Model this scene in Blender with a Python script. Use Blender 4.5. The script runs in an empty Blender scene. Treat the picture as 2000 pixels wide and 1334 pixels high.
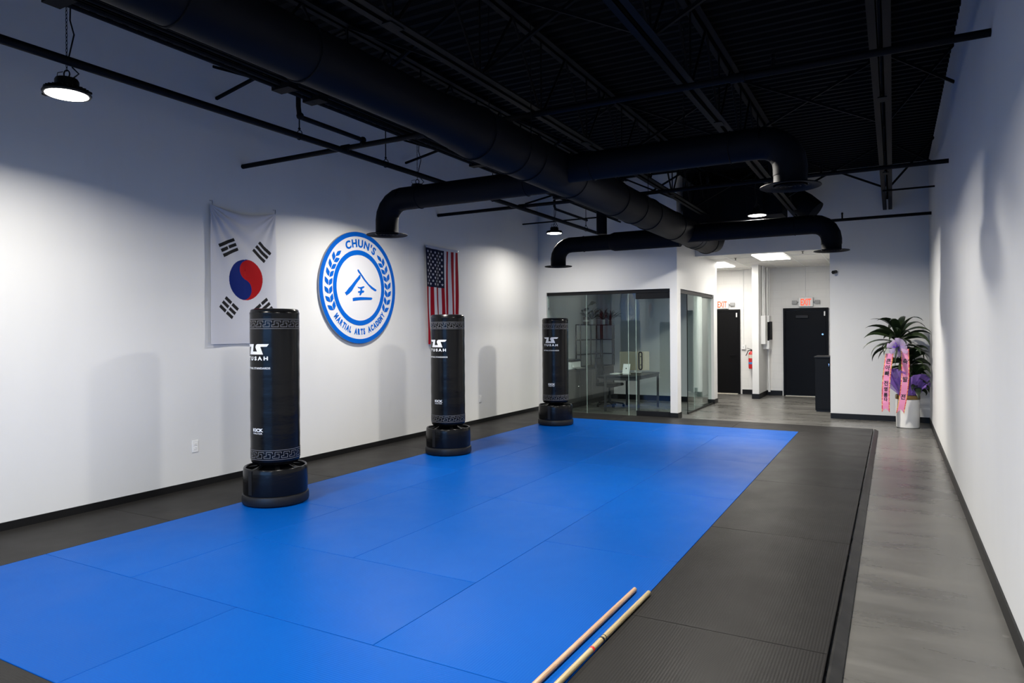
import bpy, bmesh, math, random
from math import sin, cos, pi, radians, hypot, atan2
from mathutils import Vector, Matrix

random.seed(7)
SC = bpy.context.scene
COL = SC.collection

# ------------------------------------------------------------------ camera
F_PX = 1339.0
TH = math.atan(744.5 / F_PX)
ROLL = math.atan(-6.5e-3)
FW = Vector((-sin(TH), cos(TH), 0)); RT = Vector((cos(TH), sin(TH), 0)); UP = Vector((0, 0, 1))
cx_ = RT * cos(ROLL) + UP * sin(ROLL)
cy_ = UP * cos(ROLL) - RT * sin(ROLL)
cam_d = bpy.data.cameras.new('camera')
cam = bpy.data.objects.new('camera', cam_d); COL.objects.link(cam)
m = Matrix.Identity(4)
for i in range(3):
    m[i][0] = cx_[i]; m[i][1] = cy_[i]; m[i][2] = -FW[i]
m[2][3] = 1.64
cam.matrix_world = m
cam_d.sensor_width = 36; cam_d.lens = F_PX * 36 / 2000
cam_d.shift_y = -(667 - 648) / 2000
cam_d.clip_start = 0.05; cam_d.clip_end = 200
SC.camera = cam

# ------------------------------------------------------------------ view, world, lights
SC.view_settings.view_transform = 'Standard'
SC.view_settings.look = 'None'
SC.view_settings.gamma = 1
SC.view_settings.use_curve_mapping = False
SC.view_settings.exposure = 0.0
SC.cycles.max_bounces = 10
SC.cycles.diffuse_bounces = 2
SC.cycles.transparent_max_bounces = 16
SC.cycles.use_denoising = True
SC.cycles.sample_clamp_indirect = 6

world = bpy.data.worlds.new('world'); SC.world = world
world.use_nodes = True
bg = world.node_tree.nodes['Background']
bg.inputs[0].default_value = (0.20, 0.47, 1.0, 1)
bg.inputs[1].default_value = 6.5

WL, WR = -6.38, 0.553          # side walls
YB, YO, YF = 13.95, 12.6, -4.0  # back wall, office front, street front
CZ = 4.575                      # deck underside
MT = 0.04                       # top of the mats
LAMP_W = 130.0
LAMP_Z = 3.285
LAMP_L, LAMP_R = 0.68, 0.98
LAMPS = [(-4.96, 2.64, 3.285), (-5.06, 6.75, 3.33), (-5.315, 11.15, 3.40), (-1.70, 2.64, 3.285), (-1.75, 6.60, 3.33), (-1.83, 11.12, 3.41), (-4.96, -1.25, 3.285), (-1.70, -1.25, 3.285)]

# portal for the street windows (only guides sampling of the sky)
def area(name, loc, rot, sx, sy, power, color, portal=False, shape='RECTANGLE', spread=180):
    d = bpy.data.lights.new(name, 'AREA'); d.shape = shape; d.size = sx
    if shape in ('RECTANGLE',): d.size_y = sy
    d.energy = power; d.color = color; d.spread = radians(spread)
    o = bpy.data.objects.new(name, d); o.location = loc; o.rotation_euler = rot; COL.objects.link(o)
    if portal: d.cycles.is_portal = True
    return o
area('window_portal', (-2.9, YF - 0.1, 1.6), (radians(90), 0, 0), 6.4, 3.0, 1, (1, 1, 1), True)

# ------------------------------------------------------------------ materials
def mat(name, col=(0.8, 0.8, 0.8), rough=0.5, metal=0.0, spec=0.5, emit=None, es=0.0, sub=None):
    mt = bpy.data.materials.new(name); mt.use_nodes = True
    b = mt.node_tree.nodes['Principled BSDF']
    b.inputs['Base Color'].default_value = (*col, 1)
    b.inputs['Roughness'].default_value = rough
    b.inputs['Metallic'].default_value = metal
    b.inputs['Specular IOR Level'].default_value = spec
    if emit:
        b.inputs['Emission Color'].default_value = (*emit, 1); b.inputs['Emission Strength'].default_value = es
    return mt

def nd(mt, typ, **kw):
    n = mt.node_tree.nodes.new(typ)
    for k, v in kw.items():
        if hasattr(n, k): setattr(n, k, v)
    return n
def lk(mt, a, b): mt.node_tree.links.new(a, b)
def bsdf(mt): return mt.node_tree.nodes['Principled BSDF']
def coords(mt, scale=(1, 1, 1), kind='Object'):
    tc = nd(mt, 'ShaderNodeTexCoord'); mp = nd(mt, 'ShaderNodeMapping')
    mp.inputs['Scale'].default_value = scale
    lk(mt, tc.outputs[kind], mp.inputs['Vector']); return mp.outputs[0]
def noise(mt, vec, scale, detail=4, rough=0.55):
    n = nd(mt, 'ShaderNodeTexNoise'); n.inputs['Scale'].default_value = scale
    n.inputs['Detail'].default_value = detail; n.inputs['Roughness'].default_value = rough
    lk(mt, vec, n.inputs['Vector']); return n.outputs['Fac']
def ramp(mt, fac, stops):
    r = nd(mt, 'ShaderNodeValToRGB'); e = r.color_ramp.elements
    e[0].position, e[0].color = stops[0][0], (*stops[0][1], 1)
    e[1].position, e[1].color = stops[-1][0], (*stops[-1][1], 1)
    for p, c in stops[1:-1]:
        q = e.new(p); q.color = (*c, 1)
    lk(mt, fac, r.inputs[0]); return r.outputs[0]
def bump(mt, height, strength=0.2, dist=0.01):
    b = nd(mt, 'ShaderNodeBump'); b.inputs['Strength'].default_value = strength; b.inputs['Distance'].default_value = dist
    lk(mt, height, b.inputs['Height']); lk(mt, b.outputs[0], bsdf(mt).inputs['Normal'])
def mixc(mt, fac, a, b, typ='MIX'):
    n = nd(mt, 'ShaderNodeMix'); n.data_type = 'RGBA'; n.blend_type = typ
    for sock, v in ((n.inputs[0], fac), (n.inputs[6], a), (n.inputs[7], b)):
        if hasattr(v, 'is_linked') or hasattr(v, 'links'): lk(mt, v, sock)
        elif isinstance(v, tuple): sock.default_value = (*v, 1)
        else: sock.default_value = v
    return n.outputs[2]

def paint_wall(name, c=(0.665, 0.665, 0.66)):
    mt = mat(name, c, 0.55, spec=0.35)
    v = coords(mt)
    f = noise(mt, coords(mt, (1, 1, 0.35)), 1.3, 5)
    s = noise(mt, coords(mt, (2.2, 2.2, 1.2)), 1.1, 2)
    c1 = ramp(mt, f, [(0.35, tuple(x * 0.965 for x in c)), (0.6, c)])
    smudge = ramp(mt, s, [(0.66, (0, 0, 0)), (0.80, (1, 1, 1))])
    lk(mt, mixc(mt, smudge, c1, tuple(x * 0.93 for x in c)), bsdf(mt).inputs['Base Color'])
    bump(mt, noise(mt, v, 220, 2), 0.06, 0.002)
    return mt
M = {}
M['wall'] = paint_wall('white_wall_paint')
M['black'] = mat('black_ceiling_paint', (0.0032, 0.0035, 0.0048), 0.7, spec=0.08)
M['duct'] = mat('black_duct_paint', (0.0035, 0.0042, 0.0068), 0.6, spec=0.08)
M['steel'] = mat('black_steel_paint', (0.0040, 0.0043, 0.0060), 0.6, spec=0.08)
M['base'] = mat('black_vinyl_base', (0.006, 0.006, 0.0065), 0.45, spec=0.25)
M['blackmetal'] = mat('black_metal', (0.006, 0.006, 0.0065), 0.4, spec=0.25)
M['white'] = mat('white_plastic', (0.78, 0.78, 0.77), 0.4)
M['chrome'] = mat('chrome', (0.75, 0.75, 0.76), 0.22, 1.0)
M['lens'] = mat('lamp_lens', (0.9, 0.9, 0.9), 0.4, emit=(1.0, 0.965, 0.90), es=14)
M['panel_light'] = mat('panel_light', (0.9, 0.9, 0.9), 0.4, emit=(1.0, 0.965, 0.90), es=6.5)
M['logo_blue'] = mat('sign_blue', (0.0, 0.092, 0.46), 0.5, spec=0.1)
M['logo_white'] = mat('sign_white', (0.60, 0.60, 0.63), 0.5, spec=0.2)
M['sign_edge'] = mat('sign_edge_grey', (0.36, 0.37, 0.40), 0.5)
M['print'] = mat('white_print', (0.75, 0.76, 0.78), 0.5)
M['greyprint'] = mat('grey_print', (0.15, 0.15, 0.165), 0.5)
M['red'] = mat('red_enamel', (0.55, 0.012, 0.012), 0.3)
M['exit_red'] = mat('exit_letter', (0.7, 0.08, 0.03), 0.5, emit=(1.0, 0.10, 0.03), es=0.9)
M['dark_desk'] = mat('dark_desk', (0.035, 0.033, 0.034), 0.45)
M['beige_screen'] = mat('beige_panel', (0.42, 0.38, 0.28), 0.6)

def wood(name, c1, c2):
    mt = mat(name, c1, 0.35, spec=0.3)
    n = noise(mt, coords(mt, (40, 1.6, 40)), 2.0, 6, 0.6)
    lk(mt, ramp(mt, n, [(0.35, c2), (0.62, c1)]), bsdf(mt).inputs['Base Color'])
    return mt
M['ash'] = wood('pale_ash_wood', (0.50, 0.33, 0.215), (0.34, 0.20, 0.12))
M['oak'] = wood('waxwood', (0.46, 0.375, 0.21), (0.31, 0.235, 0.115))

def vinyl(name, c=(0.003, 0.0031, 0.0036), r=0.23, b=0.12):
    mt = mat(name, c, r, spec=0.24)
    v = coords(mt, (1, 1, 3.0))
    bump(mt, noise(mt, v, 5, 5, 0.6), b, 0.02)
    return mt
M['vinyl'] = vinyl('black_bag_vinyl')
M['tubplastic'] = mat('black_base_rubber', (0.006, 0.0065, 0.008), 0.42, spec=0.35)

def mat_foam(name, c, hi, vary):
    mt = mat(name, c, 0.4, spec=0.05)
    g = coords(mt)
    sp = nd(mt, 'ShaderNodeSeparateXYZ'); lk(mt, g, sp.inputs[0])
    oi = nd(mt, 'ShaderNodeObjectInfo')
    f = noise(mt, coords(mt, (1, 1, 1)), 900, 2)
    big = noise(mt, coords(mt), 1.4, 3)
    base = ramp(mt, big, [(0.3, tuple(x * 0.93 for x in c)), (0.7, c)])
    v2 = mixc(mt, oi.outputs['Random'], tuple(x * (1 - vary) for x in c), hi)
    col = mixc(mt, 0.5, base, v2)
    grain = ramp(mt, f, [(0.3, (0.82, 0.82, 0.82)), (0.7, (1, 1, 1))])
    lk(mt, mixc(mt, 1.0, col, grain, 'MULTIPLY'), bsdf(mt).inputs['Base Color'])
    # woven ridges
    w = nd(mt, 'ShaderNodeTexWave'); w.wave_type = 'BANDS'; w.bands_direction = 'X'
    w.inputs['Scale'].default_value = 21; w.inputs['Distortion'].default_value = 0.0
    lk(mt, coords(mt), w.inputs['Vector'])
    w2 = nd(mt, 'ShaderNodeTexWave'); w2.wave_type = 'BANDS'; w2.bands_direction = 'Y'
    w2.inputs['Scale'].default_value = 46
    lk(mt, coords(mt), w2.inputs['Vector'])
    ad = nd(mt, 'ShaderNodeMath'); ad.operation = 'ADD'; lk(mt, w.outputs['Fac'], ad.inputs[0]); lk(mt, w2.outputs['Fac'], ad.inputs[1])
    bump(mt, ad.outputs[0], 0.22, 0.0015)
    rr = ramp(mt, noise(mt, coords(mt), 2.2, 3), [(0.3, (0.33,) * 3), (0.7, (0.42,) * 3)])
    lk(mt, rr, bsdf(mt).inputs['Roughness'])
    return mt
M['blue_mat'] = mat_foam('blue_mat_vinyl', (0.0, 0.072, 0.36), (0.0, 0.080, 0.385), 0.10)
M['grey_mat'] = mat_foam('charcoal_mat_vinyl', (0.020, 0.0192, 0.0188), (0.024, 0.0230, 0.0225), 0.06)

def concrete():
    mt = mat('polished_concrete', (0.2, 0.2, 0.19), 0.3, spec=0.5)
    a = noise(mt, coords(mt, (0.55, 2.2, 1)), 1.5, 8, 0.62)
    b = noise(mt, coords(mt, (1, 1.3, 1)), 0.7, 4, 0.6)
    c1 = ramp(mt, a, [(0.28, (0.090, 0.087, 0.082)), (0.50, (0.120, 0.117, 0.110)), (0.72, (0.160, 0.156, 0.147))])
    c2 = ramp(mt, b, [(0.35, (0.84, 0.84, 0.84)), (0.65, (1.06, 1.05, 1.03))])
    base = mixc(mt, 1.0, c1, c2, 'MULTIPLY')
    vo = nd(mt, 'ShaderNodeTexVoronoi'); vo.inputs['Scale'].default_value = 2.6; lk(mt, coords(mt, (1, 0.8, 1)), vo.inputs['Vector'])
    sp = ramp(mt, vo.outputs['Distance'], [(0.035, (1, 1, 1)), (0.05, (0, 0, 0))])
    gate = ramp(mt, noise(mt, coords(mt, (0.3, 1, 1)), 1.1, 2), [(0.55, (0, 0, 0)), (0.6, (1, 1, 1))])
    spots = mixc(mt, 1.0, sp, gate, 'MULTIPLY')
    lk(mt, mixc(mt, spots, base, (0.42, 0.41, 0.37)), bsdf(mt).inputs['Base Color'])
    lk(mt, ramp(mt, a, [(0.3, (0.22,) * 3), (0.7, (0.38,) * 3)]), bsdf(mt).inputs['Roughness'])
    bump(mt, noise(mt, coords(mt), 30, 4), 0.04, 0.003)
    return mt
M['concrete'] = concrete()

def block_wall():
    mt = mat('painted_block', (0.80, 0.79, 0.76), 0.5, spec=0.35)
    tc = nd(mt, 'ShaderNodeTexCoord'); sp = nd(mt, 'ShaderNodeSeparateXYZ'); cb = nd(mt, 'ShaderNodeCombineXYZ')
    lk(mt, tc.outputs['Object'], sp.inputs[0]); lk(mt, sp.outputs[0], cb.inputs[0]); lk(mt, sp.outputs[2], cb.inputs[1])
    br = nd(mt, 'ShaderNodeTexBrick'); lk(mt, cb.outputs[0], br.inputs['Vector'])
    br.inputs['Scale'].default_value = 1; br.inputs['Brick Width'].default_value = 0.406; br.inputs['Row Height'].default_value = 0.203
    br.inputs['Mortar Size'].default_value = 0.007; br.inputs['Mortar Smooth'].default_value = 0.5
    br.inputs['Color1'].default_value = (0.80, 0.79, 0.765, 1); br.inputs['Color2'].default_value = (0.78, 0.77, 0.745, 1)
    br.inputs['Mortar'].default_value = (0.75, 0.74, 0.72, 1)
    lk(mt, br.outputs['Color'], bsdf(mt).inputs['Base Color'])
    iv = nd(mt, 'ShaderNodeMath'); iv.operation = 'SUBTRACT'; iv.inputs[0].default_value = 1; lk(mt, br.outputs['Fac'], iv.inputs[1])
    bump(mt, iv.outputs[0], 0.22, 0.004)
    return mt
M['block'] = block_wall()

def tile_ceiling():
    mt = mat('ceiling_tile', (0.72, 0.71, 0.68), 0.8)
    bump(mt, noise(mt, coords(mt), 90, 3), 0.3, 0.003)
    return mt
M['tile'] = tile_ceiling()

def glass(name, tint):
    mt = bpy.data.materials.new(name); mt.use_nodes = True
    nt = mt.node_tree; nt.nodes.clear()
    out = nd(mt, 'ShaderNodeOutputMaterial'); tr = nd(mt, 'ShaderNodeBsdfTransparent'); gl = nd(mt, 'ShaderNodeBsdfGlossy')
    tr.inputs[0].default_value = (*tint, 1); gl.inputs[0].default_value = (0.95, 1, 0.98, 1); gl.inputs['Roughness'].default_value = 0.0
    ge = nd(mt, 'ShaderNodeNewGeometry'); dt = nd(mt, 'ShaderNodeVectorMath'); dt.operation = 'DOT_PRODUCT'
    lk(mt, ge.outputs['Incoming'], dt.inputs[0]); lk(mt, ge.outputs['Normal'], dt.inputs[1])
    def mth(op, a, b=None):
        n = nd(mt, 'ShaderNodeMath'); n.operation = op
        for s, v in zip(n.inputs, (a, b)):
            if v is None: continue
            if hasattr(v, 'links'): lk(mt, v, s)
            else: s.default_value = v
        return n.outputs[0]
    ab = mth('ABSOLUTE', dt.outputs['Value']); om = mth('SUBTRACT', 1.0, ab); p5 = mth('POWER', om, 5.0)
    fr = mth('ADD', mth('MULTIPLY', p5, 0.95), 0.045)
    mx = nd(mt, 'ShaderNodeMixShader'); lk(mt, fr, mx.inputs[0]); lk(mt, tr.outputs[0], mx.inputs[1]); lk(mt, gl.outputs[0], mx.inputs[2])
    lk(mt, mx.outputs[0], out.inputs[0])
    return mt
M['glass'] = glass('green_tinted_glass', (0.885, 0.935, 0.92))
M['glass_edge'] = mat('glass_edge', (0.42, 0.55, 0.50), 0.15)
M['clear'] = glass('clear_glass', (0.97, 0.98, 0.98))

def cloth(name, c, trans=0.25):
    mt = mat(name, c, 0.8, spec=0.15)
    b = bsdf(mt); out = mt.node_tree.nodes['Material Output']
    tl = nd(mt, 'ShaderNodeBsdfTranslucent'); tl.inputs[0].default_value = (*c, 1)
    mx = nd(mt, 'ShaderNodeMixShader'); mx.inputs[0].default_value = trans
    lk(mt, b.outputs[0], mx.inputs[1]); lk(mt, tl.outputs[0], mx.inputs[2]); lk(mt, mx.outputs[0], out.inputs[0])
    return mt
M['c_white'] = cloth('flag_white', (0.60, 0.61, 0.67)); M['c_black'] = cloth('flag_black', (0.012, 0.012, 0.013), 0.05)
M['c_red'] = cloth('flag_red', (0.34, 0.003, 0.006), 0.1); M['c_blue'] = cloth('flag_blue', (0.001, 0.012, 0.13), 0.1)
M['c_usred'] = cloth('stripe_red', (0.27, 0.005, 0.014), 0.15); M['c_navy'] = cloth('canton_navy', (0.004, 0.006, 0.025), 0.05)

def leafmat(name, c, c2):
    mt = mat(name, c, 0.35, spec=0.5)
    lk(mt, ramp(mt, noise(mt, coords(mt), 6, 3), [(0.35, c2), (0.65, c)]), bsdf(mt).inputs['Base Color'])
    return mt
M['leaf'] = leafmat('dracaena_leaf', (0.022, 0.038, 0.012), (0.010, 0.018, 0.007))
M['leaf2'] = leafmat('office_plant_leaf', (0.012, 0.024, 0.010), (0.006, 0.011, 0.006))
M['stem'] = mat('plant_cane', (0.16, 0.11, 0.06), 0.8)
M['soil'] = mat('soil', (0.02, 0.014, 0.01), 0.95)
M['pot'] = mat('white_glazed_pot', (0.72, 0.71, 0.68), 0.3)
M['gold'] = mat('gold_band', (0.20, 0.13, 0.045), 0.3, 0.7)
M['potbrown'] = mat('brown_glaze', (0.17, 0.12, 0.09), 0.5)
M['pink'] = cloth('pink_satin', (0.80, 0.30, 0.50), 0.1)
M['ribbon_ink'] = mat('black_ink', (0.01, 0.01, 0.01), 0.6)

def glitter():
    mt = mat('red_gold_edge', (0.6, 0.02, 0.03), 0.3, spec=0.6)
    vo = nd(mt, 'ShaderNodeTexVoronoi'); vo.inputs['Scale'].default_value = 85; lk(mt, coords(mt), vo.inputs['Vector'])
    lk(mt, ramp(mt, vo.outputs['Color'], [(0.50, (0.62, 0.012, 0.04)), (0.66, (0.85, 0.50, 0.10))]), bsdf(mt).inputs['Base Color'])
    return mt
M['glitter'] = glitter()

def sheer(name, c, alpha):
    mt = cloth(name, c, 0.4)
    out = mt.node_tree.nodes['Material Output']; cur = out.inputs[0].links[0].from_socket
    tp = nd(mt, 'ShaderNodeBsdfTransparent'); mx = nd(mt, 'ShaderNodeMixShader'); mx.inputs[0].default_value = alpha
    lk(mt, tp.outputs[0], mx.inputs[1]); lk(mt, cur, mx.inputs[2]); lk(mt, mx.outputs[0], out.inputs[0])
    return mt
M['tulle'] = sheer('purple_tulle', (0.36, 0.20, 0.70), 0.70)
M['organza'] = sheer('lilac_organza', (0.75, 0.62, 0.86), 0.55)
M['violet'] = mat('violet_satin', (0.17, 0.04, 0.55), 0.3)
M['mesh_fabric'] = sheer('chair_mesh', (0.02, 0.02, 0.022), 0.8)
M['doorpaint'] = mat('black_door_paint', (0.005, 0.005, 0.0055), 0.36, spec=0.08)
bump(M['doorpaint'], noise(M['doorpaint'], coords(M['doorpaint']), 9, 6, 0.7), 0.12, 0.01)
M['cab'] = mat('black_cabinet', (0.007, 0.0078, 0.0095), 0.45, spec=0.12)
M['screen_dark'] = mat('dark_glass', (0.01, 0.01, 0.012), 0.1)
M['credenza'] = mat('charcoal_cabinet', (0.055, 0.050, 0.050), 0.5)
M['grey'] = mat('grey_plastic', (0.30, 0.30, 0.30), 0.5)
M['extlabel'] = mat('label_cream', (0.66, 0.62, 0.52), 0.5)
M['extblue'] = mat('label_blue', (0.04, 0.22, 0.55), 0.5)
M['asphalt'] = mat('asphalt', (0.05, 0.05, 0.05), 0.9)

# ------------------------------------------------------------------ geometry helpers
class MB:
    def __init__(s): s.v = []; s.f = []; s.mi = []
    def add(s, vs, fs, mi=0):
        o = len(s.v); s.v += [tuple(p) for p in vs]; s.f += [tuple(i + o for i in f) for f in fs]; s.mi += [mi] * len(fs); return s
    def box(s, a, b, mi=0):
        x0, y0, z0 = (min(a[i], b[i]) for i in range(3)); x1, y1, z1 = (max(a[i], b[i]) for i in range(3))
        vs = [(x, y, z) for z in (z0, z1) for y in (y0, y1) for x in (x0, x1)]
        return s.add(vs, [(0, 2, 3, 1), (4, 5, 7, 6), (0, 1, 5, 4), (2, 6, 7, 3), (0, 4, 6, 2), (1, 3, 7, 5)], mi)
    def bar(s, p0, p1, w, h, mi=0, up=(0, 0, 1)):
        p0 = Vector(p0); p1 = Vector(p1); d = (p1 - p0).normalized(); u = Vector(up)
        if abs(d.dot(u)) > 0.98: u = Vector((1, 0, 0))
        a = d.cross(u).normalized(); b = a.cross(d).normalized()
        vs = []
        for p in (p0, p1):
            for i, j in ((-1, -1), (1, -1), (1, 1), (-1, 1)): vs.append(p + a * i * w / 2 + b * j * h / 2)
        return s.add(vs, [(3, 2, 1, 0), (4, 5, 6, 7), (0, 1, 5, 4), (1, 2, 6, 5), (2, 3, 7, 6), (3, 0, 4, 7)], mi)
    def tube(s, path, r, n=12, mi=0, cap=True):
        P = [Vector(p) for p in path]; k = len(P)
        R = r if isinstance(r, (list, tuple)) else [r] * k
        rings = []; prev = None
        for i in range(k):
            d = (P[min(i + 1, k - 1)] - P[max(i - 1, 0)]).normalized()
            if prev is None:
                u = Vector((0, 0, 1)) if abs(d.z) < 0.95 else Vector((1, 0, 0)); a = d.cross(u).normalized()
            else: a = (prev - d * prev.dot(d)).normalized()
            prev = a; b = d.cross(a)
            rings.append([P[i] + (a * cos(2 * pi * j / n) + b * sin(2 * pi * j / n)) * R[i] for j in range(n)])
        vs = [p for rg in rings for p in rg]; fs = []
        for i in range(k - 1):
            for j in range(n):
                j2 = (j + 1) % n; fs.append((i * n + j, i * n + j2, (i + 1) * n + j2, (i + 1) * n + j))
        if cap: fs.append(tuple(range(n - 1, -1, -1))); fs.append(tuple((k - 1) * n + j for j in range(n)))
        return s.add(vs, fs, mi)
    def lathe(s, prof, c=(0, 0, 0), n=32, mi=0, capb=True, capt=True):
        vs = []; fs = []; k = len(prof)
        for r, z in prof:
            for j in range(n): vs.append((c[0] + r * cos(2 * pi * j / n), c[1] + r * sin(2 * pi * j / n), c[2] + z))
        for i in range(k - 1):
            for j in range(n):
                j2 = (j + 1) % n; fs.append((i * n + j, i * n + j2, (i + 1) * n + j2, (i + 1) * n + j))
        if capb: fs.append(tuple(range(n - 1, -1, -1)))
        if capt: fs.append(tuple((k - 1) * n + j for j in range(n)))
        return s.add(vs, fs, mi)
    def prism(s, poly, fn, d0, d1, mi=0):
        n = len(poly)
        vs = [fn(a, b, d0) for a, b in poly] + [fn(a, b, d1) for a, b in poly]
        fs = [tuple(range(n)), tuple(range(2 * n - 1, n - 1, -1))] + [(i, i + n, (i + 1) % n + n, (i + 1) % n) for i in range(n)]
        return s.add(vs, fs, mi)
    def sphere(s, c, r, n=12, mi=0, sc=(1, 1, 1)):
        k = n // 2 + 1; vs = []; fs = []
        for i in range(k):
            t = pi * (i + 0.001 if i == 0 else (i - 0.001 if i == k - 1 else i)) / (k - 1)
            for j in range(n): vs.append((c[0] + r * sc[0] * sin(t) * cos(2 * pi * j / n), c[1] + r * sc[1] * sin(t) * sin(2 * pi * j / n), c[2] + r * sc[2] * cos(t)))
        for i in range(k - 1):
            for j in range(n):
                j2 = (j + 1) % n; fs.append((i * n + j, (i + 1) * n + j, (i + 1) * n + j2, i * n + j2))
        return s.add(vs, fs, mi)
    def build(s, name, mats, parent=None, smooth=True, bevel=0, angle=35, fixn=True):
        me = bpy.data.meshes.new(name)
        off = root_loc(parent)
        me.from_pydata([(x - off[0], y - off[1], z - off[2]) for x, y, z in s.v], [], s.f)
        if not isinstance(mats, (list, tuple)): mats = [mats]
        for q in mats: me.materials.append(q)
        if len(mats) > 1: me.polygons.foreach_set('material_index', s.mi)
        if fixn:
            bm = bmesh.new(); bm.from_mesh(me); bmesh.ops.recalc_face_normals(bm, faces=bm.faces); bm.to_mesh(me); bm.free()
        if smooth:
            me.polygons.foreach_set('use_smooth', [True] * len(me.polygons)); me.set_sharp_from_angle(angle=radians(angle))
        o = bpy.data.objects.new(name, me); COL.objects.link(o)
        if parent is not None: o.parent = parent
        if bevel:
            b = o.modifiers.new('bevel', 'BEVEL'); b.width = bevel; b.segments = 2; b.limit_method = 'ANGLE'
        return o
def root_loc(o):
    p = Vector((0, 0, 0))
    while o is not None: p = p + Vector(o.location); o = o.parent
    return p
def tag(o, label=None, cat=None, group=None, kind=None):
    if label: o['label'] = label
    if cat: o['category'] = cat
    if group: o['group'] = group
    if kind: o['kind'] = kind
    return o
def thing(name, label, cat, loc=(0, 0, 0), group=None):
    o = bpy.data.objects.new(name, None); o.location = loc; o.empty_display_size = 0.1; COL.objects.link(o)
    return tag(o, label, cat, group)
def struct(o): o['kind'] = 'structure'; return o
def copy_tree(o, parent=None):
    c = o.copy(); COL.objects.link(c); c.parent = parent
    for ch in [x for x in o.children]: copy_tree(ch, c)
    return c
def text_polys(s, size, bold=0.0, sx=1.0, align='CENTER', spacing=1.0):
    cu = bpy.data.curves.new('t', 'FONT'); cu.body = s; cu.size = size; cu.align_x = align; cu.offset = bold
    cu.space_character = spacing; cu.resolution_u = 4; cu.fill_mode = 'FRONT'
    ob = bpy.data.objects.new('t', cu); COL.objects.link(ob)
    bpy.context.view_layer.update()
    dg = bpy.context.evaluated_depsgraph_get()
    me = bpy.data.meshes.new_from_object(ob.evaluated_get(dg))
    vs = [(v.co.x * sx, v.co.y) for v in me.vertices]; fs = [tuple(p.vertices) for p in me.polygons]
    COL.objects.unlink(ob); bpy.data.objects.remove(ob); bpy.data.curves.remove(cu); bpy.data.meshes.remove(me)
    return vs, fs
def slice_x(vs, fs, step):
    bm = bmesh.new(); V = [bm.verts.new((x, y, 0)) for x, y in vs]
    for f in fs:
        try: bm.faces.new([V[i] for i in f])
        except ValueError: pass
    xs = [v[0] for v in vs]; x = min(xs) + step
    while x < max(xs):
        bmesh.ops.bisect_plane(bm, geom=bm.verts[:] + bm.edges[:] + bm.faces[:], plane_co=(x, 0, 0), plane_no=(1, 0, 0)); x += step
    bm.verts.index_update()
    r = [(v.co.x, v.co.y) for v in bm.verts], [tuple(v.index for v in f.verts) for f in bm.faces]
    bm.free(); return r
def flat(mb, vs, fs, fn, mi=0): mb.add([fn(x, y) for x, y in vs], fs, mi)

# ------------------------------------------------------------------ structure
def wallbox(name, *boxes, m='wall', **kw):
    mb = MB()
    for a, b in boxes: mb.box(a, b)
    return struct(mb.build(name, M[m], smooth=False, **kw))
wallbox('floor', ((WL - 0.3, YF - 0.3, -0.2), (WR + 0.3, 18.6, 0.0)), m='concrete')
wallbox('wall_left', ((WL - 0.2, YF - 0.2, 0), (WL, 15.9, CZ + 0.15)))
wallbox('wall_right', ((WR, YF - 0.2, 0), (WR + 0.2, YB + 0.15, CZ + 0.15)))
# street front with storefront openings
wallbox('wall_front', ((WL, YF - 0.2, 0), (-6.05, YF, CZ)), ((0.22, YF - 0.2, 0), (WR, YF, CZ)), ((-6.05, YF - 0.2, 3.1), (0.22, YF, CZ)))
# office front, full height above the glazing
wallbox('wall_office_front', ((WL, YO, 0), (-6.197, YO + 0.13, 2.43)), ((-3.636, YO, 0), (-3.5, YO + 0.24, 2.43)), ((WL, YO, 2.43), (-3.5, YO + 0.13, CZ)))
wallbox('wall_office_side', ((-3.63, YO + 0.1301, 2.43), (-3.5, 15.90, CZ)), ((-3.63, 15.58, 0), (-3.5, 15.90, 2.43)))
wallbox('wall_office_back', ((WL, 15.75, 0), (-3.6301, 15.9, CZ)))
wallbox('wall_back', ((-1.02, YB, 0), (WR, YB + 0.15, CZ)), ((-3.4995, YB, 3.14), (-1.02, YB + 0.15, CZ)))
wallbox('wall_hall_right', ((-1.02, YB + 0.15, 0), (-0.87, 18.3, 3.6)))
wallbox('wall_hall_left', ((-5.7, 15.9, 0), (-5.55, 18.3, 3.6)))
wallbox('wall_exit', ((-5.7, 18.3, 0), (-0.87, 18.5, 3.6)), m='block')
wallbox('wall_stub', ((-2.95, 17.12, 0), (-2.80, 18.3, 3.2)))
# hall drop ceiling : tiles + grid
mb = MB(); mb.box((-5.55, YB + 0.15, 3.2), (-0.87, 18.3, 3.26))
hc = struct(mb.build('ceiling_hall', M['tile'], smooth=False))
mb = MB()
gx = [-5.55 + 0.61 * i for i in range(9)]; gy = [14.12 + 1.22 * i for i in range(4)]
for x in gx[:8]: mb.box((x - 0.012, YB + 0.15, 3.194), (x + 0.012, 18.3, 3.1999))
for y in gy: mb.box((-5.55, y - 0.012, 3.192), (-1.03, y + 0.012, 3.1997))
struct(mb.build('trim_1', M['white'], smooth=False))
wallbox('ceiling_office', ((WL, YO + 0.14, 3.2), (-3.64, 15.74, 3.26)), m='tile')
# corrugated roof deck
mb = MB(); y = YF; prof = []
while y < YB + 0.1:
    prof += [(y, 0.0), (y + 0.045, 0.0), (y + 0.065, 0.04), (y + 0.132, 0.04)]; y += 0.152
vs = []; fs = []
for (yy, zz) in prof: vs += [(WL, yy, CZ + zz), (WR, yy, CZ + zz)]
for i in range(len(prof) - 1): fs.append((2 * i, 2 * i + 1, 2 * i + 3, 2 * i + 2))
mb.add(vs, fs); mb.box((WL - 0.2, YF - 0.2, CZ + 0.06), (WR + 0.2, 18.6, CZ + 0.15))
struct(mb.build('ceiling', M['black'], smooth=False))
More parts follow.
